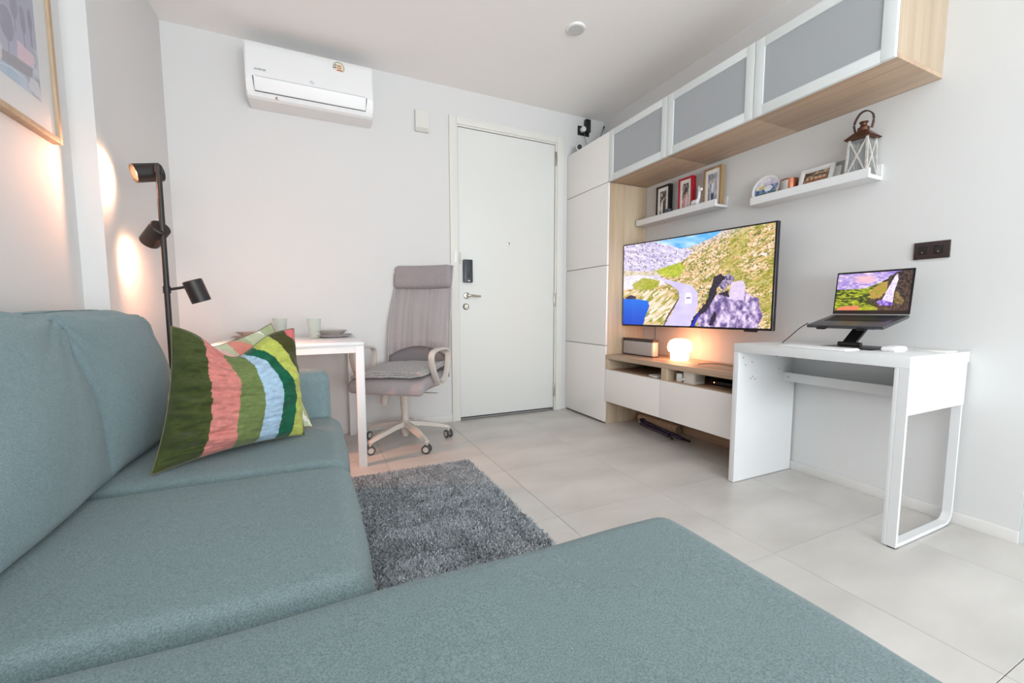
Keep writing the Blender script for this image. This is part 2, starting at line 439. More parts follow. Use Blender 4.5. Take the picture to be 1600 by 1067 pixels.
# ------------------------------------------------------------------ air conditioner
ac = thing('air_conditioner', (.04, YB, 2.24), 'white wall mounted split air conditioner with a round energy sticker, near the ceiling', 'air conditioner')
bm = B()
x0, x1 = -.338, .412; yb, yf = YB-.002, 3.15
prof = [(yb, 2.575), (yf+.035, 2.575), (yf+.012, 2.570), (yf+.003, 2.555), (yf, 2.53), (yf+.001, 2.37), (yf+.006, 2.35), (yf+.03, 2.285), (yf+.042, 2.262), (yf+.06, 2.252), (yb, 2.245)]
prism(bm, prof, 0, x0, x1)
bmesh.ops.bevel(bm, geom=[e for e in bm.edges if abs(e.verts[0].co.x-e.verts[1].co.x) < 1e-6], offset=.006, segments=2, affect='EDGES')
obj('body', bm, M_plast, ac, ang=25)
bm = B()                                                    # the louvre flap with its dark reveal
prism(bm, [(yf-.003, 2.362), (yf+.002, 2.345), (yf+.024, 2.292), (yf+.034, 2.292), (yf+.02, 2.355)], 0, -.292, .362)
obj('louvre_flap', bm, M_plast, ac)
bm = B()
tube(bm, [(-.298, yf-.0005, 2.364), (-.297, yf+.005, 2.343), (-.292, yf+.0255, 2.287), (.362, yf+.0255, 2.287), (.367, yf+.005, 2.343), (.368, yf-.0005, 2.364)], .0022, 6)
obj('flap_gap', bm, M_darkgap, ac)
bxo('front_seam', mat('seam_grey', (208, 209, 211), .6), ac, x0+.055, x1-.055, yf-.0012, yf+.002, 2.366, 2.3685, bev=0)
def text_obj(name, s, size, loc, rot, m, parent, ext=.0004, align='LEFT'):
    cu = bpy.data.curves.new(name, 'FONT'); cu.body = s; cu.size = size; cu.extrude = ext; cu.align_x = align
    t = bpy.data.objects.new(name+'_tmp', cu); C.objects.link(t)
    t.rotation_euler = rot; bpy.context.view_layer.update()
    me = bpy.data.meshes.new_from_object(t.evaluated_get(bpy.context.evaluated_depsgraph_get()))
    me.transform(t.matrix_world.to_3x3().to_4x4()); bpy.data.objects.remove(t)
    me.materials.clear(); me.materials.append(m); me.name = name
    o = bpy.data.objects.new(name, me); C.objects.link(o); o.parent = parent; o.location = Vector(loc)-offs(parent)
    return o
M_ink = mat('grey_ink', (95, 98, 102), .6)
text_obj('lettering', 'INVERTER', .014, (-.287, yf-.002, 2.402), (PI/2, 0, 0), M_ink, ac)
text_obj('lettering', 'TCL', .016, (.018, yf-.002, 2.386), (PI/2, 0, 0), mat('pale_ink', (150, 153, 158), .6), ac)
bm = B()
n = 24; cx, cz, rr = .197, 2.520, .036
pts = [(cx+rr*math.cos(a), cz+rr*math.sin(a)) for a in np.linspace(-.75, PI+.35, n)]
prism(bm, pts, 1, yf-.0015, yf); stk = obj('energy_sticker', bm, mat('sticker_cream', (226, 218, 196), .5), ac); stk['label'] = 'cream half-round energy rating sticker'
bm = B()
arc = [(cx+rr*.93*math.cos(a), yf-.0022, cz+rr*.93*math.sin(a)) for a in np.linspace(-.7, PI+.3, 24)]
tube(bm, arc, .0016, 5); obj('sticker_border', bm, mat('sticker_green', (96, 120, 84), .6), stk)
bm = B(); lathe(bm, [(.0085, 0), (.0125, 0), (.0125, .001), (.0085, .001), (.0085, 0)], (cx+.004, yf-.0025, cz+.004), 20, (0, 1, 0)); box(bm, cx-.012, cx+.022, yf-.0025, yf-.0015, cz-.02, cz-.013)
obj('sticker_ring', bm, mat('sticker_orange', (196, 92, 44), .6), stk)
text_obj('sticker_number', '5', .018, (cx-.001, yf-.0028, cz-.002), (PI/2, 0, 0), M_ink, stk)
bm = B(); box(bm, cx-.030, cx-.014, yf-.0025, yf-.0015, cz-.006, cz+.001); box(bm, cx-.026, cx-.012, yf-.0025, yf-.0015, cz+.009, cz+.016)
obj('sticker_print', bm, M_ink, stk)
bm = B(); box(bm, -.185, -.165, yf+.0405, yf+.043, 2.262, 2.270); prism(bm, [(-.182, 2.268), (-.168, 2.268), (-.175, 2.279)], 1, yf+.034, yf+.039)
obj('warning_label', bm, mat('label_brown', (150, 110, 80), .6), ac)

dv = thing('wall_device', (.786, YB, 2.28), 'small off-white rectangular box fixed on the wall between air conditioner and door', 'wall box')
bm = B(); box(bm, .735, .838, YB-.03, YB, 2.282, 2.438, bev=.005, seg=3); obj('housing', bm, mat('aged_white_plastic', (222, 220, 214), .5), dv)
bm = B(); box(bm, .742, .831, YB-.0335, YB-.03, 2.288, 2.31, bev=.002); box(bm, .79, .805, YB-.0345, YB-.0333, 2.296, 2.3); obj('lower_cover', bm, mat('aged_white_plastic_dark', (206, 203, 196), .5), dv)

# ceiling downlight
cl = thing('ceiling_light', (1.527, 2.352, H-.012), 'flat round white downlight set in the ceiling', 'ceiling light')
bm = B(); lathe(bm, [(.046, 0), (.056, .002), (.06, .012), (.0, .012)], (1.527, 2.352, H-.012), 40); obj('rim', bm, M_plast, cl)
bm = B(); lathe(bm, [(0, .001), (.046, .001), (.046, .004)], (1.527, 2.352, H-.012), 40); obj('diffuser', bm, mat('diffuser_grey', (205, 205, 203), .5), cl)

# ------------------------------------------------------------------ tall cabinet
tc = thing('tall_cabinet', (2.29, 3.05, 0), 'tall white glossy cupboard with four stacked fronts beside the entrance door', 'cabinet')
bm = B()
box(bm, 2.12, XR-.003, 2.75, 2.768, .0, 1.918, bev=.001)
s = obj('side_panel', bm, M_woodZ, tc); s['label'] = 'light oak side panel'
bm = B(); box(bm, 2.125, XR-.003, 2.768, YB-.004, .04, 2.298); obj('carcass', bm, M_white, tc)
bm = B(); box(bm, 2.14, XR-.003, 2.77, YB-.006, 0, .04); obj('plinth', bm, M_darkgap, tc)
zs = [.014, .64, 1.28, 1.92, 2.30]
for a, b in zip(zs[:-1], zs[1:]):
    bxo('front_panel', M_gloss, tc, 2.10, 2.118, 2.750, YB-.004, a+.0026, b-.0026, bev=.0012)

# upper cabinets: three units side by side
def upper(y1, y0, lab, endp):
    c = thing('upper_cabinet', (2.29, (y0+y1)/2, 1.92), lab, 'cabinet', 'frosted glass wall cabinets')
    bxo('bottom_panel', M_woodY, c, 2.12, XR, y0+.0005, y1-.0005, 1.92, 1.938, bev=.0008)
    bm = B(); box(bm, 2.12, XR, y0+.0005, y0+.018, 1.938, 2.30, bev=.0008)
    e = obj('side_panel', bm, M_woodX, c)
    bxo('side_panel', M_woodX, c, 2.12, XR, y1-.018, y1-.0005, 1.938, 2.30, bev=.0008)
    bxo('top_panel', M_woodY, c, 2.12, XR, y0+.018, y1-.018, 2.282, 2.30, bev=.0008)
    bxo('back_panel', M_white, c, XR-.012, XR, y0+.018, y1-.018, 1.938, 2.282, bev=0)
    d = bpy.data.objects.new('door', None)
    bm = B(); a, b = y0+.002, y1-.002; z0, z1 = 1.92, 2.298; t = .048
    box(bm, 2.10, 2.119, a, a+t, z0, z1, bev=.001); box(bm, 2.10, 2.119, b-t, b, z0, z1, bev=.001)
    box(bm, 2.10, 2.119, a+t, b-t, z0, z0+t, bev=.001); box(bm, 2.10, 2.119, a+t, b-t, z1-t, z1, bev=.001)
    box(bm, 2.0985, 2.10, a+t-.003, b-t+.003, z0+t-.003, z0+t); box(bm, 2.0985, 2.10, a+t-.003, b-t+.003, z1-t, z1-t+.003)
    f = obj('door', bm, M_alu, c); f['label'] = 'pale aluminium framed door'
    bm = B(); box(bm, 2.106, 2.110, a+t-.004, b-t+.004, z0+t-.004, z1-t+.004); g = obj('glass_pane', bm, M_frost, f)
    return c
upper(2.748, 2.15, 'wall cabinet with a frosted glass door, next to the tall white cupboard', False)
upper(2.15, 1.55, 'wall cabinet with a frosted glass door, middle one of the row', False)
upper(1.55, .95, 'wall cabinet with a frosted glass door and exposed oak end, nearest the viewer', True)

# ------------------------------------------------------------------ media console
cs = thing('media_console', (2.29, 2.14, .19), 'low oak television bench with white drawer fronts and open niches, hung under the television', 'television bench')
bxo('top_panel', M_woodY, cs, 2.10, XR, 1.525, 2.745, .535, .57, bev=.001)
for a, b in ((1.525, 1.56), (2.085, 2.139), (2.715, 2.745)):
    bxo('side_panel', M_woodZ, cs, 2.102, XR, a, b, .455, .535, bev=.0008)
bxo('shelf', M_woodY, cs, 2.102, XR, 1.525, 2.745, .440, .455, bev=.0008)
bm = B(); box(bm, 2.12, XR, 1.525, 2.745, .19, .439); obj('carcass', bm, M_woodY, cs)
bxo('back_panel', mat('niche_back_dark', (70, 52, 42), .8), cs, 2.47, 2.484, 1.56, 2.715, .455, .535, bev=0)
bxo('wall_board', M_woodY, cs, XR-.02, XR, 1.525, 2.745, .003, .19, bev=.001)
bxo('drawer', M_gloss, cs, 2.10, 2.118, 2.1455, 2.743, .192, .452, bev=.0012)
bxo('drawer', M_gloss, cs, 2.10, 2.118, 1.530, 2.1425, .192, .452, bev=.0012)

# ------------------------------------------------------------------ television
tv = thing('television', (2.3, 2.14, .80), 'large flat television showing a mountain road, on the wall above the bench', 'television')
TL, TR, BR, BL = (2.255, 2.738, 1.443), (2.325, 1.532, 1.417), (2.325, 1.532, .806), (2.255, 2.734, .801)
def slab(bm, tl, tr, br, bl, depth, inset=0):
    q = [Vector(p) for p in (tl, tr, br, bl)]; c = sum(q, Vector())/4
    n_ = (q[1]-q[0]).cross(q[3]-q[0]).normalized()
    q = [p+((c-p).normalized())*inset for p in q]
    a = [bm.verts.new(p) for p in q]; b = [bm.verts.new(p+n_*depth) for p in q]
    bm.faces.new(a); bm.faces.new(b[::-1])
    for i in range(4): bm.faces.new((a[i], b[i], b[(i+1) % 4], a[(i+1) % 4]))
    return n_
bm = B(); nrm = slab(bm, TL, TR, BR, BL, .026)
sgn = 1 if nrm.x > 0 else -1
if sgn < 0:
    bm.free(); bm = B(); slab(bm, TL, TR, BR, BL, -.026)
bmesh.ops.bevel(bm, geom=bm.edges, offset=.002, segments=1, affect='EDGES')
obj('casing', bm, mat('tv_black', (18, 14, 26), .25), tv)
bxo('wall_bracket', M_black, tv, 2.325, XR-.003, 2.04, 2.26, 1.0, 1.25, bev=.004)
bxo('rear_housing', M_black, tv, 2.315, 2.36, 1.85, 2.45, .85, 1.15, bev=.01)
bm = B(); box(bm, 2.312, 2.326, 1.62, 1.70, .796, .806, bev=.002); obj('status_light', bm, M_black, tv)
nx, ny = 360, 190
U, V = grid_uv(nx, ny)
Hm = homog([(0, 0), (1, 0), (1, 1), (0, 1)], [(158, 290), (1222, 108), (1196, 868), (154, 830)])
W_ = Hm[2, 0]*U+Hm[2, 1]*V+1; X = (Hm[0, 0]*U+Hm[0, 1]*V+Hm[0, 2])/W_; Y = (Hm[1, 0]*U+Hm[1, 1]*V+Hm[1, 2])/W_
wob = (fbm(X/28, Y/28, 3, 3)-.5)*26; Xw, Yw = X+wob, Y+(fbm(X/30, Y/24, 3, 9)-.5)*22
def lerp(a, b, t): return a+(b-a)*t[..., None]
def streak(ang, sx, sy, seed, o=4):
    c, s_ = math.cos(ang), math.sin(ang); return fbm((X*c+Y*s_)/sx, (-X*s_+Y*c)/sy, o, seed)
st = streak(-.55, 60, 13, 5); fine = streak(-.5, 16, 6, 8, 3); f2 = fbm(X/9, Y/7, 3, 21)
st = np.clip((st-.3)/.4, 0, 1); fine = np.clip((fine-.28)/.44, 0, 1); f2 = np.clip((f2-.28)/.44, 0, 1)
# base: right hillside, gold and green with pale rock
img = lerp(col(138, 134, 44), col(226, 186, 134), np.clip(st*1.35, 0, 1))
img = lerp(img, col(246, 226, 214), np.clip(fine-.52, 0, 1)*2.0)
img = lerp(img, col(84, 84, 36), np.clip(.30-f2, 0, 1)*3)
gr = np.clip((fbm(X/120, Y/60, 3, 31)-.45)*6, 0, 1)*(X > 850); img = lerp(img, col(150, 150, 40), gr*.45)
up_ = np.clip((330-(Y+.45*(X-700)))/90, 0, 1)*np.clip((1130-X)/120, 0, 1); img = lerp(img, lerp(col(168, 158, 176), col(222, 214, 232), f2), up_*.75)
m = inpoly(Xw, Yw, [(150, 250), (380, 250), (480, 275), (600, 300), (650, 320), (600, 370), (520, 410), (400, 455), (150, 480)])
img[m] = lerp(col(186, 176, 212), col(236, 228, 246), np.clip(streak(.35, 40, 11, 12)*1.8-.4, 0, 1))[m]
m &= (f2 < .22); img[m] = col(150, 138, 160)
m = inpoly(Xw, Yw, [(150, 455), (300, 465), (400, 455), (430, 510), (300, 500), (150, 520)]); img[m] = lerp(col(190, 172, 120), col(226, 218, 226), fine)[m]
m = inpoly(Xw, Yw, [(150, 500), (300, 490), (430, 520), (470, 560), (300, 560), (150, 600)]); img[m] = lerp(col(214, 206, 226), col(238, 232, 244), fine)[m]
m = inpoly(Xw, Yw, [(215, 560), (300, 510), (420, 530), (400, 575), (300, 590), (230, 590)]); img[m] = lerp(col(150, 160, 40), col(196, 182, 96), fine)[m]
m = inpoly(Xw, Yw, [(170, 610), (300, 590), (470, 590), (560, 640), (480, 760), (430, 850), (290, 850), (340, 700), (230, 655), (160, 650)]); img[m] = lerp(col(206, 176, 120), col(240, 226, 212), st)[m]
m &= (streak(-.7, 50, 12, 44) > .55); img[m] = lerp(col(138, 140, 44), col(176, 166, 88), fine)[m]
m = inpoly(Xw, Yw, [(390, 470), (440, 430), (560, 400), (600, 430), (560, 500), (460, 500)]); img[m] = lerp(col(150, 168, 34), col(198, 196, 74), fine)[m]
m = inpoly(X+wob*.3, Y, [(370, 258), (620, 210), (850, 168), (812, 205), (720, 250), (620, 292), (560, 300), (470, 275)]); img[m] = lerp(col(88, 168, 236), col(196, 222, 246), np.clip(fbm(X/90, Y/30, 3, 2)*2-.7, 0, 1))[m]
m = inpoly(X+wob*.3, Y+wob*.3, [(335, 480), (430, 508), (540, 535), (650, 565), (685, 610), (688, 700), (660, 790), (636, 850), (445, 850), (520, 730), (556, 650), (552, 600), (500, 560), (420, 520), (350, 492)])
img[m] = lerp(col(196, 184, 232), col(216, 206, 246), fbm(X/60, Y/60, 2, 6))[m]
m = inpoly(X, Y, [(548, 650), (556, 652), (470, 800), (450, 850), (440, 850), (470, 780)]); img[m] = col(70, 60, 80)
m = inpoly(X+wob*.4, Y, [(140, 655), (215, 652), (330, 668), (345, 700), (318, 770), (296, 850), (140, 850)]); img[m] = lerp(col(14, 70, 190), col(30, 110, 222), np.clip((Y-650)/180, 0, 1)*-1+1)[m]
m = inpoly(X+wob*.4, Y, [(165, 650), (205, 628), (250, 640), (245, 655), (180, 658)]); img[m] = col(58, 48, 70)
m = inpoly(Xw, Yw, [(690, 790), (790, 660), (830, 620), (900, 640), (1010, 600), (1110, 650), (1140, 770), (1100, 880), (690, 860)])
rk = np.clip(fbm(X/22, Y/30, 4, 77)*2.4-.7, 0, 1); img[m] = lerp(col(92, 74, 128), col(226, 206, 236), rk)[m]
m = inpoly(Xw, Yw, [(840, 500), (900, 480), (940, 500), (900, 560), (860, 600), (830, 560)]); img[m] = lerp(col(60, 44, 96), col(190, 176, 200), f2)[m]
m = inpoly(Xw, Yw, [(800, 500), (850, 480), (880, 500), (830, 560), (815, 620), (790, 680), (740, 740), (690, 790), (640, 850), (622, 850), (660, 780), (745, 690), (770, 600)]); img[m] = lerp(col(20, 14, 30), col(52, 36, 60), f2)[m]
m = inpoly(X, Y, [(640, 850), (700, 740), (690, 790), (665, 850)]); img[m] = col(34, 50, 190)
m = inpoly(Xw, Yw, [(760, 850), (800, 740), (820, 760), (800, 850)]) | inpoly(Xw, Yw, [(830, 620), (900, 590), (905, 650)]); img[m] = col(40, 26, 50)
m = inpoly(X+wob*.3, Y+wob*.3, [(918, 535), (1000, 520), (1020, 560), (1010, 665), (904, 655)]); img[m] = lerp(col(206, 186, 222), col(222, 204, 226), fine)[m]
m = inpoly(Xw, Yw, [(1130, 325), (1165, 325), (1160, 345), (1120, 340)]); img[m] = col(230, 222, 226)
m = inpoly(X, Y, [(596, 640), (606, 612), (636, 612), (644, 640), (644, 688), (596, 688)]); img[m] = col(240, 236, 250)
m = inpoly(X, Y, [(604, 640), (637, 640), (635, 655), (606, 655)]); img[m] = col(150, 140, 190)
scr = quad_pts(*[Vector(p)+Vector((-.0022, 0, 0)) for p in ((TL[0], TL[1]-.008, TL[2]-.009), (TR[0], TR[1]+.012, TR[2]-.009), (BR[0], BR[1]+.012, BR[2]+.013), (BL[0], BL[1]-.008, BL[2]+.012))], nx, ny)
so = paint_mesh('screen', scr, img, attr_mat('tv_screen_glow', .15, emit=1.0), tv); so['label'] = 'lit screen with a winding mountain road and blue lake'

# ------------------------------------------------------------------ picture ledges
def ledge(y0, y1, z, lab, n_):
    t = thing('picture_ledge', (2.43, (y0+y1)/2, z), lab, 'shelf', 'white picture ledges')
    bm = B(); prism(bm, [(2.37, z+.045), (2.37, z), (XR, z), (XR, z+.075), (XR-.012, z+.075), (XR-.012, z+.014), (2.384, z+.014), (2.384, z+.045)], 1, y0, y1)
    bmesh.ops.bevel(bm, geom=[e for e in bm.edges], offset=.0015, segments=1, affect='EDGES')
    obj('ledge_board', bm, M_white, t); return t
ledge(1.985, 2.735, 1.598, 'short white picture ledge right above the television, with three upright frames', 1)
ledge(1.141, 1.74, 1.545, 'white picture ledge carrying the lantern and the oval plate', 2)
S1, S2 = 1.613, 1.560
def photo_print(nx, ny, seed, kind):
    U, V = grid_uv(nx, ny)
    g = np.clip(fbm(U*6, V*7, 4, seed)*2-.5, 0, 1)
    im = lerp(col(60, 54, 52), col(206, 198, 190), g)
    if kind == 'couple':
        m = ((U-.35)**2/.03+(V-.72)**2/.12) < 1; im[m] = col(230, 226, 222)
        m = ((U-.68)**2/.035+(V-.70)**2/.14) < 1; im[m] = col(64, 56, 54)
        for cx_, cy_ in ((.38, .36), (.64, .30)):
            m = ((U-cx_)**2/.012+(V-cy_)**2/.012) < 1; im[m] = col(206, 170, 146)
            m = ((U-cx_)**2/.016+(V-cy_+.07)**2/.006) < 1; im[m] = col(44, 34, 30)
    if kind == 'pink':
        m = ((U-.33)**2/.045+(V-.80)**2/.10) < 1; im[m] = col(220, 146, 150)
        m = ((U-.70)**2/.05+(V-.76)**2/.13) < 1; im[m] = col(232, 204, 204)
        for cx_, cy_ in ((.35, .42), (.66, .34)):
            m = ((U-cx_)**2/.015+(V-cy_)**2/.014) < 1; im[m] = col(196, 140, 118)
            m = ((U-cx_)**2/.02+(V-cy_+.08)**2/.010) < 1; im[m] = col(62, 50, 46)
    if kind == 'person':
        im = lerp(col(110, 116, 132), col(206, 204, 208), g)
        m = ((U-.5)**2/.02+(V-.78)**2/.05) < 1; im[m] = col(44, 54, 100)
        m = ((U-.5)**2/.015+(V-.50)**2/.045) < 1; im[m] = col(226, 226, 232)
        m = ((U-.5)**2/.006+(V-.27)**2/.006) < 1; im[m] = col(196, 156, 130)
    if kind == 'crowd':
        im = lerp(col(48, 34, 26), col(200, 176, 150), g)
        for i in range(5):
            cx_ = .16+.17*i; m = ((U-cx_)**2/.006+(V-.62)**2/.03) < 1; im[m] = col(150, 100, 72)
            m = ((U-cx_)**2/.003+(V-.45)**2/.008) < 1; im[m] = col(214, 172, 142)
        im[V > .88] = col(40, 28, 24)
    return im
M_print = attr_mat('photo_print', .35)
def photo_frame(y0, y1, z0, z1, x, dep, m, lab, kind, fw_=.014, matw=(.022, .026), rgb_mat=M_paper, lean=0):
    t = thing('photo_frame', (x+dep/2, (y0+y1)/2, z0), lab, 'photo frame', None)
    def L(v): return v
    bm = B()
    box(bm, x, x+dep, y0, y0+fw_, z0, z1, bev=.001); box(bm, x, x+dep, y1-fw_, y1, z0, z1, bev=.001)
    box(bm, x, x+dep, y0+fw_, y1-fw_, z0, z0+fw_, bev=.001); box(bm, x, x+dep, y0+fw_, y1-fw_, z1-fw_, z1, bev=.001)
    o1 = obj('frame', bm, m, t)
    bm = B(); box(bm, x+.006, x+dep-.002, y0+fw_-.001, y1-fw_+.001, z0+fw_-.001, z1-fw_+.001); o2 = obj('mount', bm, rgb_mat, t)
    a0, a1 = y0+fw_+matw[0], y1-fw_-matw[0]; b0, b1 = z0+fw_+matw[1], z1-fw_-matw[1]
    P = quad_pts((x+.0055, a1, b1), (x+.0055, a0, b1), (x+.0055, a0, b0), (x+.0055, a1, b0), 44, 52)
    paint_mesh('photo', P, photo_print(44, 52, int(y0*100), kind), M_print, t)
    if lean: t.rotation_euler = (0, lean, 0)
    return t
M_red = mat('red_lacquer', (178, 24, 40), .35); M_bframe = mat('black_frame', (28, 20, 22), .35)
M_tan = wood('tan_oak_frame', 2, (176, 148, 108), (150, 120, 84), (138, 110, 76))
photo_frame(2.452, 2.588, S1, 1.872, 2.437, .035, M_bframe, 'black box photo frame with a small couple picture on the ledge above the television', 'couple')
photo_frame(2.238, 2.366, S1, 1.872, 2.437, .036, M_red, 'glossy red box photo frame standing between the black and the tan frame', 'pink')
photo_frame(2.002, 2.144, S1, 1.876, 2.437, .036, M_tan, 'tan oak photo frame at the near end of the ledge above the television', 'person')
# small glass
M_glass = mat('clear_glass', (225, 240, 232), .03, trans=1, spec=.5)
M_gglass = mat('greenish_glass', (196, 214, 204), .06, alpha=.26, coat=.8)
for m_ in (M_glass,): m_.node_tree.nodes['Principled BSDF'].inputs['IOR'].default_value = 1.2
def tumbler(name, c, r0, r1, h, lab, m, ribs=0, group=None):
    bm = B(); t = .0022
    vs = lathe(bm, [(0, 0), (r0, 0), (r0+.001, .004), (r0+(r1-r0)*.5, h*.5), (r1, h), (r1-t, h), (r0+(r1-r0)*.5-t, h*.5), (r0-t, .009), (0, .009)], (0, 0, 0), 48)
    if ribs:
        for v in bm.verts:
            a = math.atan2(v.co.y, v.co.x); rr_ = math.hypot(v.co.x, v.co.y)
            if rr_ > r0*.8 and .006 < v.co.z < h*.9: s_ = 1+.018*math.cos(a*24); v.co.x *= s_; v.co.y *= s_
    xf(bm, Matrix.Translation(c)); return tag(obj(name, bm, m, ang=60), lab, 'glass', group)
bm = B(); lathe(bm, [(0, 0), (.026, 0), (.03, .06), (.027, .06), (.024, .008), (0, .008)], (2.415, 2.43, S1), 28)
cg = tag(obj('candle_glass', bm, mat('smoked_glass', (70, 74, 88), .1, trans=.4)), 'small dark smoked candle glass in front of the black photo frame', 'candle holder')
# llama figurine
lm = thing('llama_figurine', (2.418, 2.185, S1), 'small white ceramic llama figurine between the red and the tan frame', 'figurine')
bm = soft_box((.03, .06, .036), .014, n=4, rn=4); xf(bm, Matrix.Translation((2.418, 2.19, S1+.058))); obj('body', bm, M_plast, lm)
for dx in (-.009, .009):
    for dy in (-.02, .02):
        bm = B(); cyl(bm, (2.418+dx, 2.19+dy, S1), (2.418+dx, 2.19+dy, S1+.05), .005, .0065, 10); obj('leg', bm, M_plast, lm)
bm = B(); tube(bm, spline([(2.418, 2.170, S1+.06), (2.418, 2.160, S1+.09), (2.418, 2.158, S1+.125)], 4), [.013, .012, .011, .010, .0095, .009, .009, .009, .009], 10)
bmh = soft_box((.018, .034, .02), .008, n=3, rn=4); xf(bmh, Matrix.Translation((2.418, 2.150, S1+.135)))
me_ = bpy.data.meshes.new('t'); bmh.to_mesh(me_); bmh.free(); bm.from_mesh(me_)
for dx in (-.005, .005): cyl(bm, (2.418+dx, 2.161, S1+.14), (2.418+dx*1.4, 2.162, S1+.162), .004, .001, 8)
obj('head', bm, M_plast, lm)

# oval souvenir plate
pl = thing('decorative_plate', (2.42, 1.686, S2), 'round souvenir plate painted with a blue harbour scene on the ledge', 'plate')
nx, ny = 70, 60
bm = B(); lathe(bm, [(0, 0), (.066, 0), (.078, .008), (.080, .010), (.066, .004), (0, .003)], (0, 0, 0), 48)
PM = Matrix.Translation((2.435, 1.686, S2+.076)) @ Matrix.Rotation(math.radians(-80), 4, 'Y') @ Matrix.Diagonal((.96, 1.04, 1, 1))
obj('rim', xf(bm, PM), M_plast, pl)
U, V = grid_uv(nx, ny)
g = np.clip(fbm(U*7, V*7, 4, 5)*2.2-.6, 0, 1)
im = lerp(col(44, 78, 140), col(206, 214, 226), g)
m = (V < .35); im[m] = lerp(col(196, 190, 222), col(240, 236, 240), g)[m]
m = ((U-.28)**2/.05+(V-.42)**2/.01) < 1; im[m] = lerp(col(206, 190, 130), col(240, 232, 196), g)[m]
m = ((U-.6)**2/.03+(V-.5)**2/.02) < 1; im[m] = col(232, 234, 244)
m = (V > .68) & (fbm(U*8, V*8, 3, 9) > .5); im[m] = col(60, 110, 70)
m = (V > .78) & (U < .5) & (fbm(U*9, V*9, 3, 19) > .5); im[m] = col(140, 60, 50)
P = np.zeros((ny+1, nx+1, 3))
for j in range(ny+1):
    for i in range(nx+1):
        rr_ = .0685*(j/ny); a = 2*PI*i/nx
        q = PM @ Vector((rr_*math.cos(a), rr_*math.sin(a), .0052)); P[j, i] = q
J, I = np.meshgrid((np.arange(ny)+.5)/ny, (np.arange(nx)+.5)/nx, indexing='ij')
uu = .5-.5*J*np.sin(2*PI*I); vv = .5-.5*J*np.cos(2*PI*I)
im2 = im[np.clip((vv*ny).astype(int), 0, ny-1), np.clip((uu*nx).astype(int), 0, nx-1)]
paint_mesh('painted_scene', P, im2, attr_mat('plate_glaze', .2, coat=.5), pl)
# copper and white candle tin
cp = thing('candle_tin', (2.43, 1.55, S2), 'copper cylindrical candle tin with a white label beside the souvenir plate', 'candle')
bm = B(); lathe(bm, [(0, 0), (.042, 0), (.043, .002), (.043, .092), (.040, .092), (.040, .006), (0, .006)], (2.43, 1.55, S2), 36); obj('tin', bm, mat('copper', (150, 92, 68), .3, metal=.8), cp)
bm = B()
rows = [[bm.verts.new((2.43+.0436*math.cos(a), 1.55+.0436*math.sin(a), S2+z)) for a in np.linspace(math.radians(140), math.radians(205), 12)] for z in (.012, .084)]
for i in range(11): bm.faces.new((rows[0][i], rows[0][i+1], rows[1][i+1], rows[1][i]))
bmesh.ops.solidify(bm, geom=bm.faces, thickness=.0006); obj('label', bm, M_paper, cp)
# white landscape frame leaning back on the ledge, and a grey one behind it
def leaning(y0, y1, x, z0, hgt, m, lab, kind, lean=.30, fwid=.018):
    t = thing('photo_frame', (x, (y0+y1)/2, z0), lab, 'photo frame')
    t.rotation_euler = (0, lean, 0)
    W2 = (y1-y0)/2
    def lb(nm, mm, *a):
        bm = B(); box(bm, *a, bev=.0012); return obj(nm, bm, mm, t, local=True)
    bm = B(); d = .012
    box(bm, 0, d, -W2, -W2+fwid, 0, hgt, bev=.001); box(bm, 0, d, W2-fwid, W2, 0, hgt, bev=.001)
    box(bm, 0, d, -W2+fwid, W2-fwid, 0, fwid, bev=.001); box(bm, 0, d, -W2+fwid, W2-fwid, hgt-fwid, hgt, bev=.001)
    obj('frame', bm, m, t, local=True)
    lb('mount', M_paper, .005, d-.001, -W2+fwid-.001, W2-fwid+.001, fwid-.001, hgt-fwid+.001)
    if kind:
        a = W2-fwid-.004; P = quad_pts((.0045, a, hgt-fwid-.004), (.0045, -a, hgt-fwid-.004), (.0045, -a, fwid+.004), (.0045, a, fwid+.004), 70, 44)
        me0 = paint_mesh('photo', P, photo_print(70, 44, 3, kind), M_print, None); me0.parent = t
    return t
leaning(1.325, 1.492, 2.402, S2+.002, .125, M_white, 'white landscape photo frame leaning back on the ledge beside the lantern', 'crowd')
leaning(1.285, 1.40, 2.435, S2+.002, .125, mat('grey_frame', (150, 152, 152), .5), 'grey frame edge standing just behind the white frame and the lantern', None, .22)

# lantern
ln = thing('lantern', (2.43, 1.205, S2), 'white wooden lantern with cross braces, copper roof and dark loop handle', 'lantern')
LX, LY = 2.43, 1.205; hb, ht, zb, zt = .044, .037, S2, S2+.185
M_lw = mat('weathered_white_wood', (206, 203, 198), .7, rgb2=(176, 172, 166), noise_scale=60)
M_cop = mat('aged_copper', (120, 82, 66), .4, metal=.7, rgb2=(92, 62, 52), noise_scale=40)
bm = B(); box(bm, LX-.0455, LX+.0455, LY-.052, LY+.052, zb, zb+.012, bev=.002); obj('base', bm, M_lw, ln)
def strut(bm, a, b, r=.004):
    tube(bm, [a, b], r, 4, flat=(r, r))
for sx in (-1, 1):
    for sy in (-1, 1):
        bm = B(); strut(bm, (LX+sx*hb, LY+sy*hb, zb+.012), (LX+sx*ht, LY+sy*ht, zt), .0062); obj('post', bm, M_lw, ln)
zz0, zz1 = zb+.014, zt-.004
for (ax, ay) in ((-1, 0), (0, -1), (0, 1)):
    for s_ in (-1, 1):
        if ax: a = (LX+ax*hb, LY-s_*hb, zz0); b = (LX+ax*ht, LY+s_*ht, zz1)
        else: a = (LX-s_*hb, LY+ay*hb, zz0); b = (LX+s_*ht, LY+ay*ht, zz1)
        bm = B(); strut(bm, a, b, .0046); obj('cross_brace', bm, M_lw, ln)
bm = B()
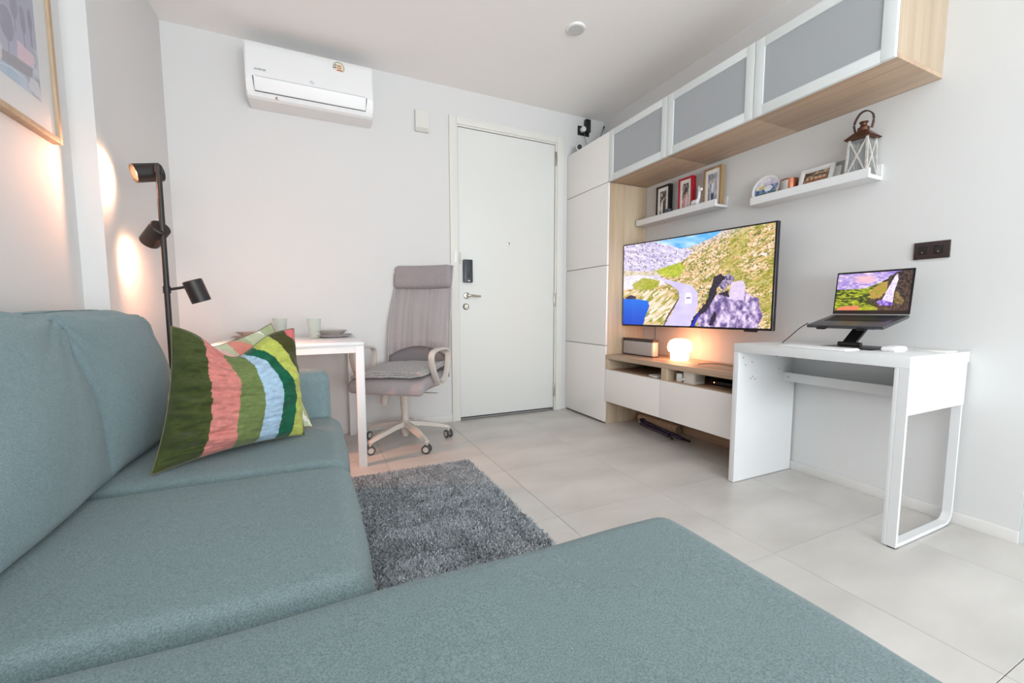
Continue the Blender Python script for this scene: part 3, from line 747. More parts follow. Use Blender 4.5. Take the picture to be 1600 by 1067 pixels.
for sx, sy in ((-1, 0), (1, 0), (0, -1), (0, 1)):
    if sx: pts4 = [(LX+sx*hb*.93, LY-hb*.9, zz0), (LX+sx*hb*.93, LY+hb*.9, zz0), (LX+sx*ht*.93, LY+ht*.9, zz1), (LX+sx*ht*.93, LY-ht*.9, zz1)]
    else: pts4 = [(LX-hb*.9, LY+sy*hb*.93, zz0), (LX+hb*.9, LY+sy*hb*.93, zz0), (LX+ht*.9, LY+sy*ht*.93, zz1), (LX-ht*.9, LY+sy*ht*.93, zz1)]
    bm.faces.new([bm.verts.new(p) for p in pts4])
obj('glass_pane', bm, mat('lantern_glass', (170, 176, 176), .1, alpha=.4), ln)
bm = B(); box(bm, LX-.05, LX+.05, LY-.05, LY+.05, zt, zt+.006, bev=.001)
bmesh.ops.create_cone(bm, cap_ends=True, segments=4, radius1=.078, radius2=.032, depth=.034, matrix=Matrix.Translation((LX, LY, zt+.022)) @ Matrix.Rotation(PI/4, 4, 'Z'))
lathe(bm, [(.024, 0), (.024, .016), (.016, .022), (.013, .026), (.013, .038), (.018, .04), (.018, .044), (0, .046)], (LX, LY, zt+.039), 20)
obj('roof', bm, M_cop, ln)
bm = B(); tube(bm, spline([(LX, LY+.034, zt+.045), (LX, LY+.040, zt+.085), (LX, LY+.02, zt+.125), (LX, LY-.008, zt+.132), (LX, LY-.034, zt+.11), (LX, LY-.040, zt+.08), (LX, LY-.034, zt+.045)], 6), .006, 8, flat=(.0028, .0075), upv=(0, 0, 1.0))
obj('handle', bm, mat('dark_brown_leather', (74, 52, 44), .6), ln)

# ------------------------------------------------------------------ switch plate on right wall
sw = thing('socket_plate', (XR, .936, 1.15), 'black double wall socket plate on the white wall above the desk', 'wall socket')
bm = B(); box(bm, XR-.009, XR, .875, .997, 1.151, 1.226, bev=.002); obj('plate', bm, mat('dark_bronze', (52, 38, 38), .4), sw)
for cy_ in (.965, .911):
    bm = B(); box(bm, XR-.012, XR-.009, cy_-.014, cy_+.014, 1.172, 1.206, bev=.003); s_ = obj('socket', bm, mat('socket_black', (30, 24, 26), .3), sw)
    bm = B(); cyl(bm, (XR-.0125, cy_, 1.18), (XR-.0118, cy_, 1.18), .003, seg=10); obj('indicator', bm, M_metal, s_)

# ------------------------------------------------------------------ desk
dk = thing('desk', (2.245, 1.15, 0), 'white narrow desk with a solid side panel and a looped steel leg, below the socket', 'desk')
XD0 = 1.995; YD0, YD1 = .785, 1.517
bxo('desktop', M_white, dk, XD0, XR-.002, YD0, YD1, .705, .75, bev=.0015)
bxo('side_panel', M_white, dk, XD0, XR-.014, 1.487, YD1, .003, .705, bev=.0015)
bxo('apron', M_white, dk, XD0+.012, XR-.014, YD0+.001, YD0+.018, .525, .705, bev=.001)
bxo('rear_panel', M_white, dk, 2.455, 2.47, YD0+.02, 1.487, .535, .705, bev=.001)
bm = B(); box(bm, 2.365, 2.378, YD0+.02, 1.487, .53, .578, bev=.001); box(bm, 2.378, 2.455, YD0+.02, 1.487, .53, .54)
obj('cable_tray', bm, M_white, dk)
bm = B()
for (yy, zz) in ((1.40, .665), (1.02, .645), (.96, .645)):
    cyl(bm, (2.456, yy, zz), (2.450, yy, zz), .006, seg=12)
cyl(bm, (2.366, 1.455, .552), (2.360, 1.455, .552), .005, seg=12)
box(bm, 2.449, 2.454, .965, 1.0, .642, .650)
bm.free()
for (xx, yy, zz) in ((2.456, 1.40, .665), (2.456, 1.02, .645), (2.456, .975, .645), (2.366, 1.455, .552)):
    bm = B(); lathe(bm, [(0, .006), (.004, .006), (.006, .004), (.006, 0), (0, 0)], (xx, yy, zz), 14, (-1, 0, 0)); obj('screw', bm, M_metal, dk)
bm = B()
for (xx, zz) in ((2.03, .675), (2.05, .635), (2.10, .648), (2.11, .57), (2.095, .56), (2.13, .555), (2.30, .67), (2.33, .60)):
    cyl(bm, (xx, 1.4868, zz), (xx, 1.4858, zz), .0035, seg=10)
dh = obj('drill_holes', bm, mat('hole_grey', (120, 122, 128), .7), dk); dh['kind'] = 'stuff'
# looped flat-bar leg
bm = B(); bw = .028; yc0, yc1 = YD0+.0, YD0+.030
def bar(pts, th):
    prism(bm, pts, 1, yc0, yc1)
r_ = .05; xo0, xo1 = XD0, 2.462; tk = .012
def rr_path(x0, x1, z0, z1, r, n=8):
    p = [(x0, z1), (x0, z0+.001)]
    if r > 0: p += [(x1-r+r*math.sin(a), z0+r-r*math.cos(a)) for a in np.linspace(0, PI/2, n)]
    else: p += [(x1, z0)]
    p += [(x1, z1)]; return p
outer = rr_path(xo0, xo1, .004, .705, .055); inner = rr_path(xo0+.014, xo1-tk, .004+.014, .705, .043)
vo = [[bm.verts.new((x, y, z)) for x, z in outer] for y in (yc0, yc1)]
inner = inner[:]; 
vi = [[bm.verts.new((x, y, z)) for x, z in inner] for y in (yc0, yc1)]
nO, nI = len(outer), len(inner)
for i in range(nO-1):
    bm.faces.new((vo[0][i], vo[0][i+1], vo[1][i+1], vo[1][i])); bm.faces.new((vi[0][i], vi[1][i], vi[1][i+1], vi[0][i+1]))
    for s_ in (0, 1): bm.faces.new((vo[s_][i], vi[s_][i], vi[s_][i+1], vo[s_][i+1]))
for e_ in (0, -1): bm.faces.new((vo[0][e_], vo[1][e_], vi[1][e_], vi[0][e_]))
obj('leg', bm, M_white, dk, ang=40)
bxo('foot_pad', M_darkgap, dk, XD0+.002, XD0+.03, yc0+.002, yc1-.002, 0, .004, bev=0); bxo('foot_pad', M_darkgap, dk, 2.40, 2.43, yc0+.002, yc1-.002, 0, .004, bev=0)
# front post (wider face) of the loop
bxo('front_post', M_white, dk, XD0, XD0+.014, YD0+.0305, YD0+.046, .004, .705, bev=.001)

# laptop on its stand
HX, HY0, HY1, HZ = 2.335, .935, 1.238, .905
st_ = thing('laptop_stand', (2.28, 1.09, .75), 'black folding laptop stand with a slanted arm on the desk', 'laptop stand')
bm = B(); box(bm, 2.16, 2.38, .985, 1.20, .7505, .755, bev=.001); obj('base_plate', bm, M_black, st_)
bm = B(); cyl(bm, (2.205, 1.135, .768), (2.205, 1.045, .768), .011, seg=16); obj('hinge', bm, M_blackm, st_)
bm = B()
tube(bm, [(2.205, 1.095, .768), (2.275, 1.07, .862)], .01, 8, flat=(.006, .030), upv=(-.8, 0, .6)); obj('arm', bm, M_black, st_)
deck_dir = Vector((.205, 0, .047)).normalized(); up_d = Vector((-deck_dir.z, 0, deck_dir.x))
def deckbox(bm, s0, s1, y0, y1, h0, h1, bev=.001):
    vs = box(bm, s0, s1, y0, y1, h0, h1, bev=bev)
    mm = Matrix(((deck_dir.x, 0, up_d.x, HX), (0, 1, 0, 0), (deck_dir.z, 0, up_d.z, HZ), (0, 0, 0, 1)))
    bmesh.ops.transform(bm, matrix=mm, verts=[v for v in vs if v.is_valid])
bm = B(); deckbox(bm, -.20, -.02, .97, 1.205, -.021, -.0182)
for yy in (.995, 1.155): deckbox(bm, -.222, -.2135, yy, yy+.035, -.0205, -.012); deckbox(bm, -.222, -.19, yy, yy+.035, -.0212, -.0182)
obj('tray', bm, M_black, st_)
lp = thing('laptop', (HX, 1.087, .84), 'open dark laptop showing a waterfall landscape, raised on the stand', 'laptop')
M_lap = mat('laptop_grey', (92, 92, 96), .35, metal=.7)
bm = B(); deckbox(bm, -.212, 0, HY0, HY1, -.017, -.003, .003); obj('keyboard_deck', bm, M_lap, lp)
bm = B(); deckbox(bm, -.125, -.02, HY0+.03, HY1-.03, -.003, -.0022, 0); obj('key_area', bm, M_black, lp)
bm = B()
for i in range(5):
    for j in range(13): deckbox(bm, -.122+i*.0205, -.122+i*.0205+.017, HY0+.033+j*.0184, HY0+.033+j*.0184+.0155, -.0022, -.0012, 0)
obj('keys', bm, mat('key_black', (34, 34, 38), .5), lp)
bm = B(); deckbox(bm, -.205, -.132, 1.035, 1.14, -.003, -.0026, 0); obj('touchpad', bm, mat('touchpad_grey', (70, 70, 74), .3), lp)
sd = Vector((.022, 0, .198)).normalized(); LH = .203
def lidq(y, s_, o_=0): return Vector((HX, y, HZ))+sd*s_+Vector((-sd.z, 0, sd.x))*o_
bm = B()
q = [lidq(HY1, LH), lidq(HY0, LH), lidq(HY0, 0), lidq(HY1, 0)]
a = [bm.verts.new(p) for p in q]; b = [bm.verts.new(p-Vector((-sd.z, 0, sd.x))*.006) for p in q]
bm.faces.new(a); bm.faces.new(b[::-1])
for i in range(4): bm.faces.new((a[i], a[(i+1) % 4], b[(i+1) % 4], b[i]))
bmesh.ops.bevel(bm, geom=bm.edges, offset=.0018, segments=2, affect='EDGES'); obj('lid', bm, mat('laptop_bezel', (24, 22, 26), .25), lp)
nx, ny = 230, 130; U, V = grid_uv(nx, ny)
Hm = homog([(0, 0), (1, 0), (1, 1), (0, 1)], [(398, 436), (944, 400), (915, 690), (384, 706)])
W_ = Hm[2, 0]*U+Hm[2, 1]*V+1; X = (Hm[0, 0]*U+Hm[0, 1]*V+Hm[0, 2])/W_; Y = (Hm[1, 0]*U+Hm[1, 1]*V+Hm[1, 2])/W_
wb = (fbm(X/20, Y/16, 3, 3)-.5)*18; g = np.clip(fbm(X/26, Y/10, 4, 4)*2.2-.6, 0, 1); g2 = np.clip(fbm(X/10, Y/12, 3, 8)*2.2-.6, 0, 1)
img = lerp(col(150, 128, 206), col(238, 214, 232), g)
t_ = np.clip(1-((X-600)**2/9000+(Y-470)**2/1500), 0, 1); img = lerp(img, col(240, 186, 196), t_)
t_ = np.clip((X-700)/150, 0, 1)*(Y < 480); img = lerp(img, col(112, 92, 208), t_*.7)
m = inpoly(X, Y+wb*.3, [(380, 550), (480, 548), (600, 540), (700, 500), (780, 470), (780, 720), (380, 720)]); img[m] = lerp(col(96, 112, 20), col(196, 202, 48), g)[m]
m &= (fbm(X/34, Y/12, 3, 51) < .42); img[m] = col(52, 64, 16)
m = inpoly(X+wb, Y+wb, [(720, 500), (800, 430), (880, 400), (960, 395), (930, 720), (560, 720), (620, 690), (700, 690), (660, 640), (600, 610), (680, 600), (740, 560)]); img[m] = lerp(col(34, 26, 28), col(96, 74, 60), g2)[m]
m = inpoly(X+wb, Y+wb, [(640, 560), (720, 500), (770, 480), (760, 560), (720, 610), (650, 620)]); img[m] = lerp(col(150, 150, 40), col(200, 140, 90), g2)[m]
m = inpoly(X+wb*.3, Y, [(800, 560), (840, 560), (890, 620), (870, 650), (820, 640)]); img[m] = lerp(col(90, 70, 40), col(150, 130, 80), g2)[m]
m = inpoly(X+wb*.15, Y, [(820, 440), (838, 428), (842, 470), (815, 560), (806, 660), (770, 650), (725, 640), (760, 560)]); img[m] = lerp(col(206, 186, 236), col(244, 236, 250), g2)[m]
m = inpoly(X+wb*.4, Y+wb*.2, [(690, 635), (730, 620), (806, 640), (808, 660), (720, 660)]); img[m] = lerp(col(88, 50, 170), col(190, 170, 240), g2)[m]
m = inpoly(X+wb, Y, [(400, 690), (470, 672), (560, 668), (580, 690), (540, 720), (400, 720)]); img[m] = col(226, 130, 90)
m = inpoly(X+wb, Y, [(560, 680), (640, 655), (700, 680), (690, 720), (560, 720)]); img[m] = lerp(col(130, 140, 20), col(190, 190, 50), g)[m]
m = (np.abs(Y-(610+.12*(X-400)+8*np.sin(X/30))) < 4) & (X < 640); img[m] = col(44, 50, 24)
P = quad_pts(lidq(HY1-.007, LH-.009, .0008), lidq(HY0+.007, LH-.009, .0008), lidq(HY0+.007, .018, .0008), lidq(HY1-.007, .018, .0008), nx, ny)
so = paint_mesh('screen', P, img, attr_mat('laptop_screen_glow', .15, emit=.95), lp); so['label'] = 'lit screen with a waterfall and green fields'
# keyboard, mouse, trackpad
kb = thing('keyboard', (2.06, 1.14, .7505), 'slim white wireless keyboard on the desk in front of the laptop stand', 'keyboard')
bm = B(); box(bm, 2.005, 2.115, 1.005, 1.285, .7505, .757, bev=.002); obj('base', bm, M_plast, kb)
bm = B()
for i in range(5):
    for j in range(14): box(bm, 2.010+i*.0205, 2.028+i*.0205, 1.010+j*.0195, 1.0275+j*.0195, .757, .7595)
k_ = obj('keys', bm, mat('key_white', (240, 240, 240), .5), kb)
ms = thing('computer_mouse', (2.205, .925, .7505), 'white low oval computer mouse beside the laptop stand', 'mouse')
bm = soft_box((.10, .056, .020), .0095, crown=(0, 0, .006), n=8, rn=5); xf(bm, Matrix.Translation((2.205, .925, .7605))); obj('shell', bm, mat('mouse_white', (236, 236, 236), .25), ms)
bm = B(); tube(bm, [(2.205, .925+.027*math.cos(a)*1.02, .7575) if False else (2.205+.0488*math.sin(a), .925+.0268*math.cos(a), .7565) for a in np.linspace(0, 2*PI, 30)[:-1]], .0012, 5, closed=True); obj('seam', bm, mat('seam_mid_grey', (140, 142, 146), .5), ms)
tag(bxo('paper_pad', M_paper, None, 2.31, 2.41, .80, .90, .7505, .755, bev=.001), 'thin white square pad lying at the near back corner of the desk', 'pad')
bm = B(); tube(bm, spline([(2.15, 1.243, .862), (2.165, 1.29, .835), (2.19, 1.355, .785), (2.21, 1.40, .7535)], 6), .0022, 6)
tag(obj('laptop_cable', bm, M_black), 'thin black cable running from the laptop edge down to the desk', 'cable')

# ------------------------------------------------------------------ things on and in the console
sp = thing('speaker', (2.29, 2.55, .57), 'rectangular speaker with a pale grille and dark top edge on the oak bench', 'speaker')
bm = B(); box(bm, 2.262, 2.312, 2.39, 2.722, .57, .70, bev=.004); obj('body', bm, mat('speaker_silver', (206, 196, 190), .3, metal=.4), sp)
bm = B(); box(bm, 2.256, 2.263, 2.397, 2.715, .583, .682, bev=.001); obj('grille', bm, mat('speaker_grille', (186, 180, 176), .6, bump=.6, bump_scale=900), sp)
bm = B(); box(bm, 2.257, 2.316, 2.387, 2.725, .683, .703, bev=.003); box(bm, 2.257, 2.316, 2.387, 2.725, .570, .580, bev=.002); obj('dark_edge', bm, mat('speaker_brown', (60, 48, 46), .4), sp)
tl_ = thing('table_lamp', (2.33, 2.20, .57), 'small lit mushroom shaped glass lamp on the oak bench', 'lamp')
def emat(name, c, s, ):
    m = bpy.data.materials.new(name); m.use_nodes = True; nt = m.node_tree; b = nt.nodes['Principled BSDF']
    b.inputs['Base Color'].default_value = (.9, .85, .8, 1); b.inputs['Emission Color'].default_value = (*c, 1); b.inputs['Emission Strength'].default_value = s
    return m
M_glow = emat('glowing_opal_glass', (1, .37, .16), 11)
bm = B(); lathe(bm, [(0, 0), (.055, 0), (.062, .006), (.063, .055), (.062, .068)], (2.33, 2.20, .57), 40); obj('base', bm, emat('glowing_opal_base', (1, .55, .32), 3.2), tl_)
bm = B(); lathe(bm, [(.062, .064), (.074, .062), (.080, .072), (.083, .092), (.079, .118), (.066, .139), (.042, .151), (0, .155)], (2.33, 2.20, .57), 40); obj('shade', bm, M_glow, tl_)
def cable(name, pts, lab, r=.002, m=None, parent=None):
    bm = B(); tube(bm, spline(pts, 7), r, 6)
    if parent: o = obj('cord', bm, m or M_plast, parent); o['label'] = lab; return o
    return tag(obj(name, bm, m or M_plast), lab, 'cable')
cable('lamp_cord', [(2.385, 2.17, .5735), (2.455, 2.15, .60), (2.468, 2.15, .70), (2.464, 2.19, .86)], 'thin pale cord', .0018, None, tl_)
cable('speaker_cord', [(2.33, 2.60, .573), (2.44, 2.60, .60), (2.475, 2.6, .68), (2.478, 2.6, .86)], 'dark cord', .0018, M_black, sp)
cable('loose_cord', [(2.24, 1.96, .573), (2.27, 1.90, .583), (2.30, 1.82, .585), (2.33, 1.70, .5735), (2.36, 1.55, .5735)], 'dark cord curling over the bench top beside the desk', .002, M_black)
ad = thing('power_adapter', (2.16, 2.02, .4555), 'small rounded white plug adapter in the right niche of the bench', 'adapter')
bm = B(); box(bm, 2.135, 2.19, 1.995, 2.04, .4556, .513, bev=.009, seg=3); obj('body', bm, M_plast, ad)
bm = B(); tube(bm, spline([(2.137, 2.0, .48), (2.12, 1.985, .478), (2.118, 1.965, .482), (2.128, 1.95, .486)], 5), .004, 8); obj('plug_lead', bm, M_plast, ad)
bx = thing('power_block', (2.19, 1.93, .4555), 'larger white box shaped power block beside the plug adapter in the niche', 'power block')
bm = B(); box(bm, 2.13, 2.23, 1.893, 1.975, .4556, .530, bev=.004); obj('casing', bm, mat('warm_white_plastic', (224, 216, 206), .5), bx)
bm = B()
for i in range(6): box(bm, 2.15+i*.012, 2.155+i*.012, 1.8918, 1.8932, .475, .515)
obj('vent_slots', bm, mat('slot_grey', (150, 146, 142), .6), bx)
bt = thing('set_top_box', (2.3, 1.78, .4555), 'dark flat box with a tiny orange light inside the bench niche', 'media box')
bm = B(); box(bm, 2.24, 2.36, 1.68, 1.86, .4556, .482, bev=.004); obj('casing', bm, M_black, bt)
bm = B(); lathe(bm, [(0, -.004), (.004, 0), (0, .004)], (2.238, 1.83, .474), 10); obj('indicator', bm, emat('indicator_glow', (1, .35, .15), 4), bt)
for i, (yy, lab) in enumerate(((2.22, 'white remote control lying in the left niche, nearer the divider'), (2.28, 'white remote control lying in the left niche, further from the divider'))):
    bm = B(); box(bm, 2.12+i*.02, 2.23+i*.02, yy-.02, yy+.018, .4556, .468, bev=.005)
    t = thing('remote_control', (2.17, yy, .4555), lab, 'remote control', 'remotes in the bench niche'); obj('body', bm, M_plast, t)
# under the console: mat roll and tripod
mr_ = thing('rolled_mat', (2.42, 2.47, 0), 'rolled beige mat lying on the floor beneath the bench', 'mat')
bm = B(); n = 60; pts = []
for i in range(n): a = i/n*5*2*PI; rr_ = .008+.028*i/n; pts.append((2.42+rr_*math.cos(a), .0365+rr_*math.sin(a)))
ptsi = [(2.42+(x-2.42)*(1-.0028/max(.008, math.hypot(x-2.42, z-.0365))), .0365+(z-.0365)*(1-.0028/max(.008, math.hypot(x-2.42, z-.0365)))) for x, z in pts]
vo = [[bm.verts.new((x, y, z)) for x, z in pts] for y in (2.27, 2.68)]; vi = [[bm.verts.new((x, y, z)) for x, z in ptsi] for y in (2.27, 2.68)]
for i in range(n-1):
    bm.faces.new((vo[0][i], vo[0][i+1], vo[1][i+1], vo[1][i])); bm.faces.new((vi[0][i+1], vi[0][i], vi[1][i], vi[1][i+1]))
    for s_ in (0, 1): bm.faces.new((vo[s_][i], vo[s_][i+1], vi[s_][i+1], vi[s_][i]))
obj('roll', bm, mat('beige_foam', (206, 178, 148), .8), mr_, ang=60)
for yy in (2.33, 2.44, 2.6):
    bm = B(); lathe(bm, [(.0372, -.006), (.0385, -.006), (.0385, .006), (.0372, .006)], (2.42, yy, .0365), 30, (0, 1, 0)); obj('strap', bm, mat('pale_strap', (214, 196, 170), .8), mr_)
tp = thing('tripod', (2.33, 2.36, 0), 'folded black and purple tripod lying on the floor under the bench', 'tripod')
a, b = Vector((2.34, 2.56, .034)), Vector((2.30, 2.22, .022))
M_trip = mat('dark_purple_plastic', (44, 34, 62), .35)
for k, (dx, dz) in enumerate(((-.011, 0), (.011, 0), (0, .016))):
    bm = B(); e = b+Vector((dx*2.2-.0, -.05*k, .0)); cyl(bm, a+Vector((dx, 0, dz-.01)), e, .014, .010, 12); lg = obj('leg', bm, M_trip, tp)
    bm = B(); cyl(bm, e, e+Vector((.02*(k-1), -.05, -.006)), .006, .008, 10); obj('foot', bm, M_black, lg)
bm = B(); lathe(bm, [(0, -.02), (.024, -.018), (.028, 0), (.024, .018), (0, .02)], (a.x, a.y+.01, .034), 20, (1, 0, .2)); obj('head', bm, M_trip, tp)
bm = B(); lathe(bm, [(0, 0), (.012, 0), (.012, .006), (0, .006)], (a.x-.024, a.y+.01, .036), 16, (-1, 0, 0)); obj('lock_knob', bm, M_metal, tp)

# ------------------------------------------------------------------ top of the tall cabinet
cm = thing('security_camera', (2.15, 3.23, 2.30), 'small white round security camera with a black lens on top of the tall cupboard', 'camera')
bm = B(); lathe(bm, [(0, 0), (.026, 0), (.026, .006), (.012, .012), (.008, .03), (0, .03)], (2.15, 3.23, 2.30), 24); obj('foot', bm, M_plast, cm)
bm = B(); d_ = Vector((-.55, -.8, -.12)); lathe(bm, [(0, -.028), (.022, -.026), (.031, -.01), (.031, .018), (.026, .026), (0, .026)], (2.15, 3.23, 2.345), 28, d_); obj('head', bm, M_plast, cm)
bm = B(); lathe(bm, [(0, .0262), (.021, .0262), (.021, .029), (0, .031)], (2.15, 3.23, 2.345), 24, d_); obj('lens', bm, M_black, cm)
pk = thing('wall_socket', (2.26, YB, 2.50), 'black wall socket plate with white plugs above the tall cupboard', 'wall socket')
bm = B(); box(bm, 2.205, 2.325, YB-.01, YB, 2.505, 2.585, bev=.002); obj('plate', bm, M_black, pk)
bm = B(); box(bm, 2.268, 2.318, YB-.045, YB-.01, 2.53, 2.64, bev=.003); obj('adapter', bm, M_black, pk)
pg = thing('plug', (2.245, YB-.05, 2.52), 'round white plug pushed into the black socket near the ceiling', 'plug')
bm = B(); lathe(bm, [(0, 0), (.022, 0), (.024, .01), (.022, .034), (0, .036)], (2.247, YB-.0105, 2.55), 20, (0, -1, 0)); obj('body', bm, M_plast, pg)
bm = B(); tube(bm, spline([(2.262, YB-.03, 2.53), (2.262, YB-.035, 2.47), (2.275, YB-.05, 2.42), (2.32, YB-.09, 2.34), (2.335, YB-.10, 2.302)], 6), .0022, 6); obj('lead', bm, mat('grey_lead', (120, 124, 128), .5), pg)
bm = B(); tube(bm, [(2.14, 2.93, 2.302), (2.475, 3.325, 2.60)], .0036, 8); cyl(bm, (2.475, 3.325, 2.60), (2.478, 3.327, 2.62), .006, seg=8)
tag(obj('antenna', bm, M_black), 'thin black rod aerial slanting from the tall cupboard top up into the ceiling corner', 'antenna')

# ------------------------------------------------------------------ picture on the left wall
pc = thing('framed_picture', (-.87, 1.85, 1.54), 'large framed poster of a pool terrace with trees on the left wall', 'picture')
px0, px1 = XN+.001, -.842; py0, py1, pz0, pz1 = 1.42, 2.225, 1.545, 2.62; fwd = .020
bm = B()
box(bm, px0, px1, py1-fwd, py1, pz0, pz1, bev=.002); box(bm, px0, px1, py0, py0+fwd, pz0, pz1, bev=.002)
box(bm, px0, px1, py0+fwd, py1-fwd, pz0, pz0+fwd, bev=.002); box(bm, px0, px1, py0+fwd, py1-fwd, pz1-fwd, pz1, bev=.002)
obj('frame', bm, mat('poster_frame_oak', (196, 172, 142), .5, rgb2=(176, 150, 118), noise_scale=6, stretch=(8, 8, 1)), pc)
bxo('mount', mat('mount_white', (226, 226, 224), .7), pc, px0+.001, px1-.012, py0+fwd-.001, py1-fwd+.001, pz0+fwd-.001, pz1-fwd+.001, bev=0)
nx, ny = 150, 210; U, V = grid_uv(nx, ny)            # U: towards the door, V: down
g = np.clip(fbm(U*7, V*9, 4, 3)*2-.5, 0, 1)
img = lerp(col(140, 138, 168), col(168, 166, 190), V*.9)
for (tx, tb, wd, hh, tp_) in ((.735, .91, .055, .06, .80), (.884, .83, .024, .05, .73), (.952, .80, .022, .05, .70), (.81, .80, .03, .05, .70), (.45, .9, .05, .06, .6), (.22, .9, .06, .06, .62)):
    m = (np.abs(U-tx) < .005) & (V > tp_) & (V < tb); img[m] = col(110, 106, 130)
    m = ((U-tx)**2/wd**2+(V-tp_)**2/hh**2) < .7+.6*g; img[m] = lerp(col(112, 106, 134), col(130, 124, 148), g)[m]
m = inpoly(U, V, [(0, .86), (.64, .89), (.68, .90), (.67, .95), (.62, .97), (0, .95)]); img[m] = lerp(col(196, 190, 196), col(224, 220, 222), g)[m]
m = inpoly(U, V, [(.965, .80), (1, .80), (1, .985), (.936, .925)]); img[m] = lerp(col(120, 130, 150), col(196, 202, 212), np.clip(fbm(U*30, V*30, 3, 9)*2-.5, 0, 1))[m]
m = inpoly(U, V, [(.677, .912), (.802, .896), (.933, .89), (.923, .933), (.667, .955)]); img[m] = lerp(col(118, 112, 120), col(150, 144, 150), np.sin(U*400)*.5+.5)[m]
m = inpoly(U, V, [(.818, .824), (.964, .831), (.951, .885), (.802, .896)]); img[m] = col(224, 190, 202)
m = inpoly(U, V, [(0, .955), (.605, .961), (.754, .949), (.863, .941), (.882, .983), (.93, 1), (0, 1)]); img[m] = lerp(col(146, 176, 202), col(182, 200, 216), g)[m]
m = inpoly(U, V, [(.912, .929), (.984, .929), (1, .97), (1, .995), (.882, .983)]); img[m] = col(206, 206, 214)
m = np.abs(V-.965-.012*np.sin(U*14)) < .002; img[m] = col(214, 218, 224)
ay0, ay1, az0, az1 = py0+.095, py1-.095, pz0+.115, pz1-.115
P = quad_pts((px1-.0115, ay0, az1), (px1-.0115, ay1, az1), (px1-.0115, ay1, az0), (px1-.0115, ay0, az0), nx, ny)
paint_mesh('print', P, img, attr_mat('poster_print', .4), pc)
bm = B(); box(bm, px1-.0075, px1-.0055, py0+fwd-.001, py1-fwd+.001, pz0+fwd-.001, pz1-fwd+.001); gm = mat('picture_glass', (235, 240, 245), .06, alpha=.14); obj('glass', bm, gm, pc)

# ------------------------------------------------------------------ floor lamp with three spots
fl = thing('floor_lamp', (-.61, 2.45, 0), 'slim black floor lamp with three adjustable spot heads, behind the sofa end', 'lamp')
PX, PY = -.617, 2.45
bm = B(); lathe(bm, [(0, 0), (.115, 0), (.12, .004), (.12, .014), (.112, .02), (.02, .022), (0, .022)], (PX, PY, 0), 40); obj('base', bm, M_blackm, fl)
bm = B(); cyl(bm, (PX, PY, .02), (PX, PY, 1.575), .0115, seg=20); obj('pole', bm, M_blackm, fl)
M_bulb = emat('lit_bulb_warm', (1, .55, .28), 30)
def head(c, d, arm0, L=.105, r=.040, power=9, spot=70, blend=.6):
    c = Vector(c); d = Vector(d).normalized()
    bm = B(); lathe(bm, [(0, -L/2), (r*.9, -L/2), (r, -L/2+.004), (r, L/2), (r-.003, L/2), (r-.004, L/2-.03), (0, L/2-.034)], c, 36, d)
    s = obj('spot_head', bm, M_blackm, fl)
    bm = B(); tube(bm, [arm0, tuple(c-d*L*.25)], .0065, 10); cyl(bm, Vector(arm0)-Vector((0, 0, .016)), Vector(arm0)+Vector((0, 0, .016)), .015, seg=16); obj('joint_arm', bm, M_blackm, s)
    bm = B(); lathe(bm, [(0, L/2-.016), (r*.55, L/2-.017), (r*.74, L/2-.024), (r*.74, L/2-.033)], c, 24, d); obj('bulb', bm, M_bulb, s)
    ld = bpy.data.lights.new('spot_light', 'SPOT'); ld.energy = power; ld.color = (1, .43, .26); ld.spot_size = math.radians(spot); ld.spot_blend = blend; ld.shadow_soft_size = .018
    lo = bpy.data.objects.new('spot_light', ld); C.objects.link(lo); lo.location = c+d*(L/2+.002); lo.rotation_euler = d.to_track_quat('-Z', 'Y').to_euler()
    lo.parent = s; lo.matrix_parent_inverse = Matrix.Translation(-offs(s))
head((-.665, 2.487, 1.545), (-.80, -.46, -.28), (PX, PY, 1.555), power=15, spot=118, blend=1)
head((-.652, 2.478, 1.270), (-.62, .60, -.62), (PX, PY, 1.275), power=11, spot=110, blend=1)
head((-.505, 2.452, 1.015), (.30, .10, -.95), (PX, PY, 1.018), power=28, spot=140, blend=.9)

# ------------------------------------------------------------------ rug
rg = thing('rug', (.40, 1.55, 0), 'grey shaggy rug on the floor in front of the sofa', 'rug')
bm = B(); RX0, RX1, RY0, RY1 = -.06, .81, .72, 2.385
box(bm, RX0, RX1, RY0, RY1, .0005, .010, bev=.003); obj('backing', bm, M_rugbase, rg)
N = 150000
x = rng.uniform(RX0, RX1, N); y = rng.uniform(RY0, RY1, N)
h_ = rng.uniform(.014, .026, N); th = rng.uniform(0, 2*PI, N); wd = rng.uniform(.0018, .0034, N)
ln_ = vnoise(x*9, y*9, 3)*2*PI*1.5; lean = rng.uniform(.003, .016, N)
lx = np.cos(ln_+rng.normal(0, 1.3, N))*lean; ly = np.sin(ln_+rng.normal(0, 1.3, N))*lean
ox = rg.location.x; oy = rg.location.y
p0 = np.stack([x-np.cos(th)*wd-ox, y-np.sin(th)*wd-oy, np.full(N, .009)], 1)
p1 = np.stack([x+np.cos(th)*wd-ox, y+np.sin(th)*wd-oy, np.full(N, .009)], 1)
p2 = np.stack([x+np.cos(th)*wd*.7+lx-ox, y+np.sin(th)*wd*.7+ly-oy, h_], 1)
p3 = np.stack([x-np.cos(th)*wd*.7+lx-ox, y-np.sin(th)*wd*.7+ly-oy, h_], 1)
Vt = np.stack([p0, p1, p2, p3], 1).reshape(-1, 3).astype(np.float32)
me = bpy.data.meshes.new('pile'); me.vertices.add(N*4); me.vertices.foreach_set('co', Vt.ravel())
me.loops.add(N*4); me.loops.foreach_set('vertex_index', np.arange(N*4, dtype=np.int32))
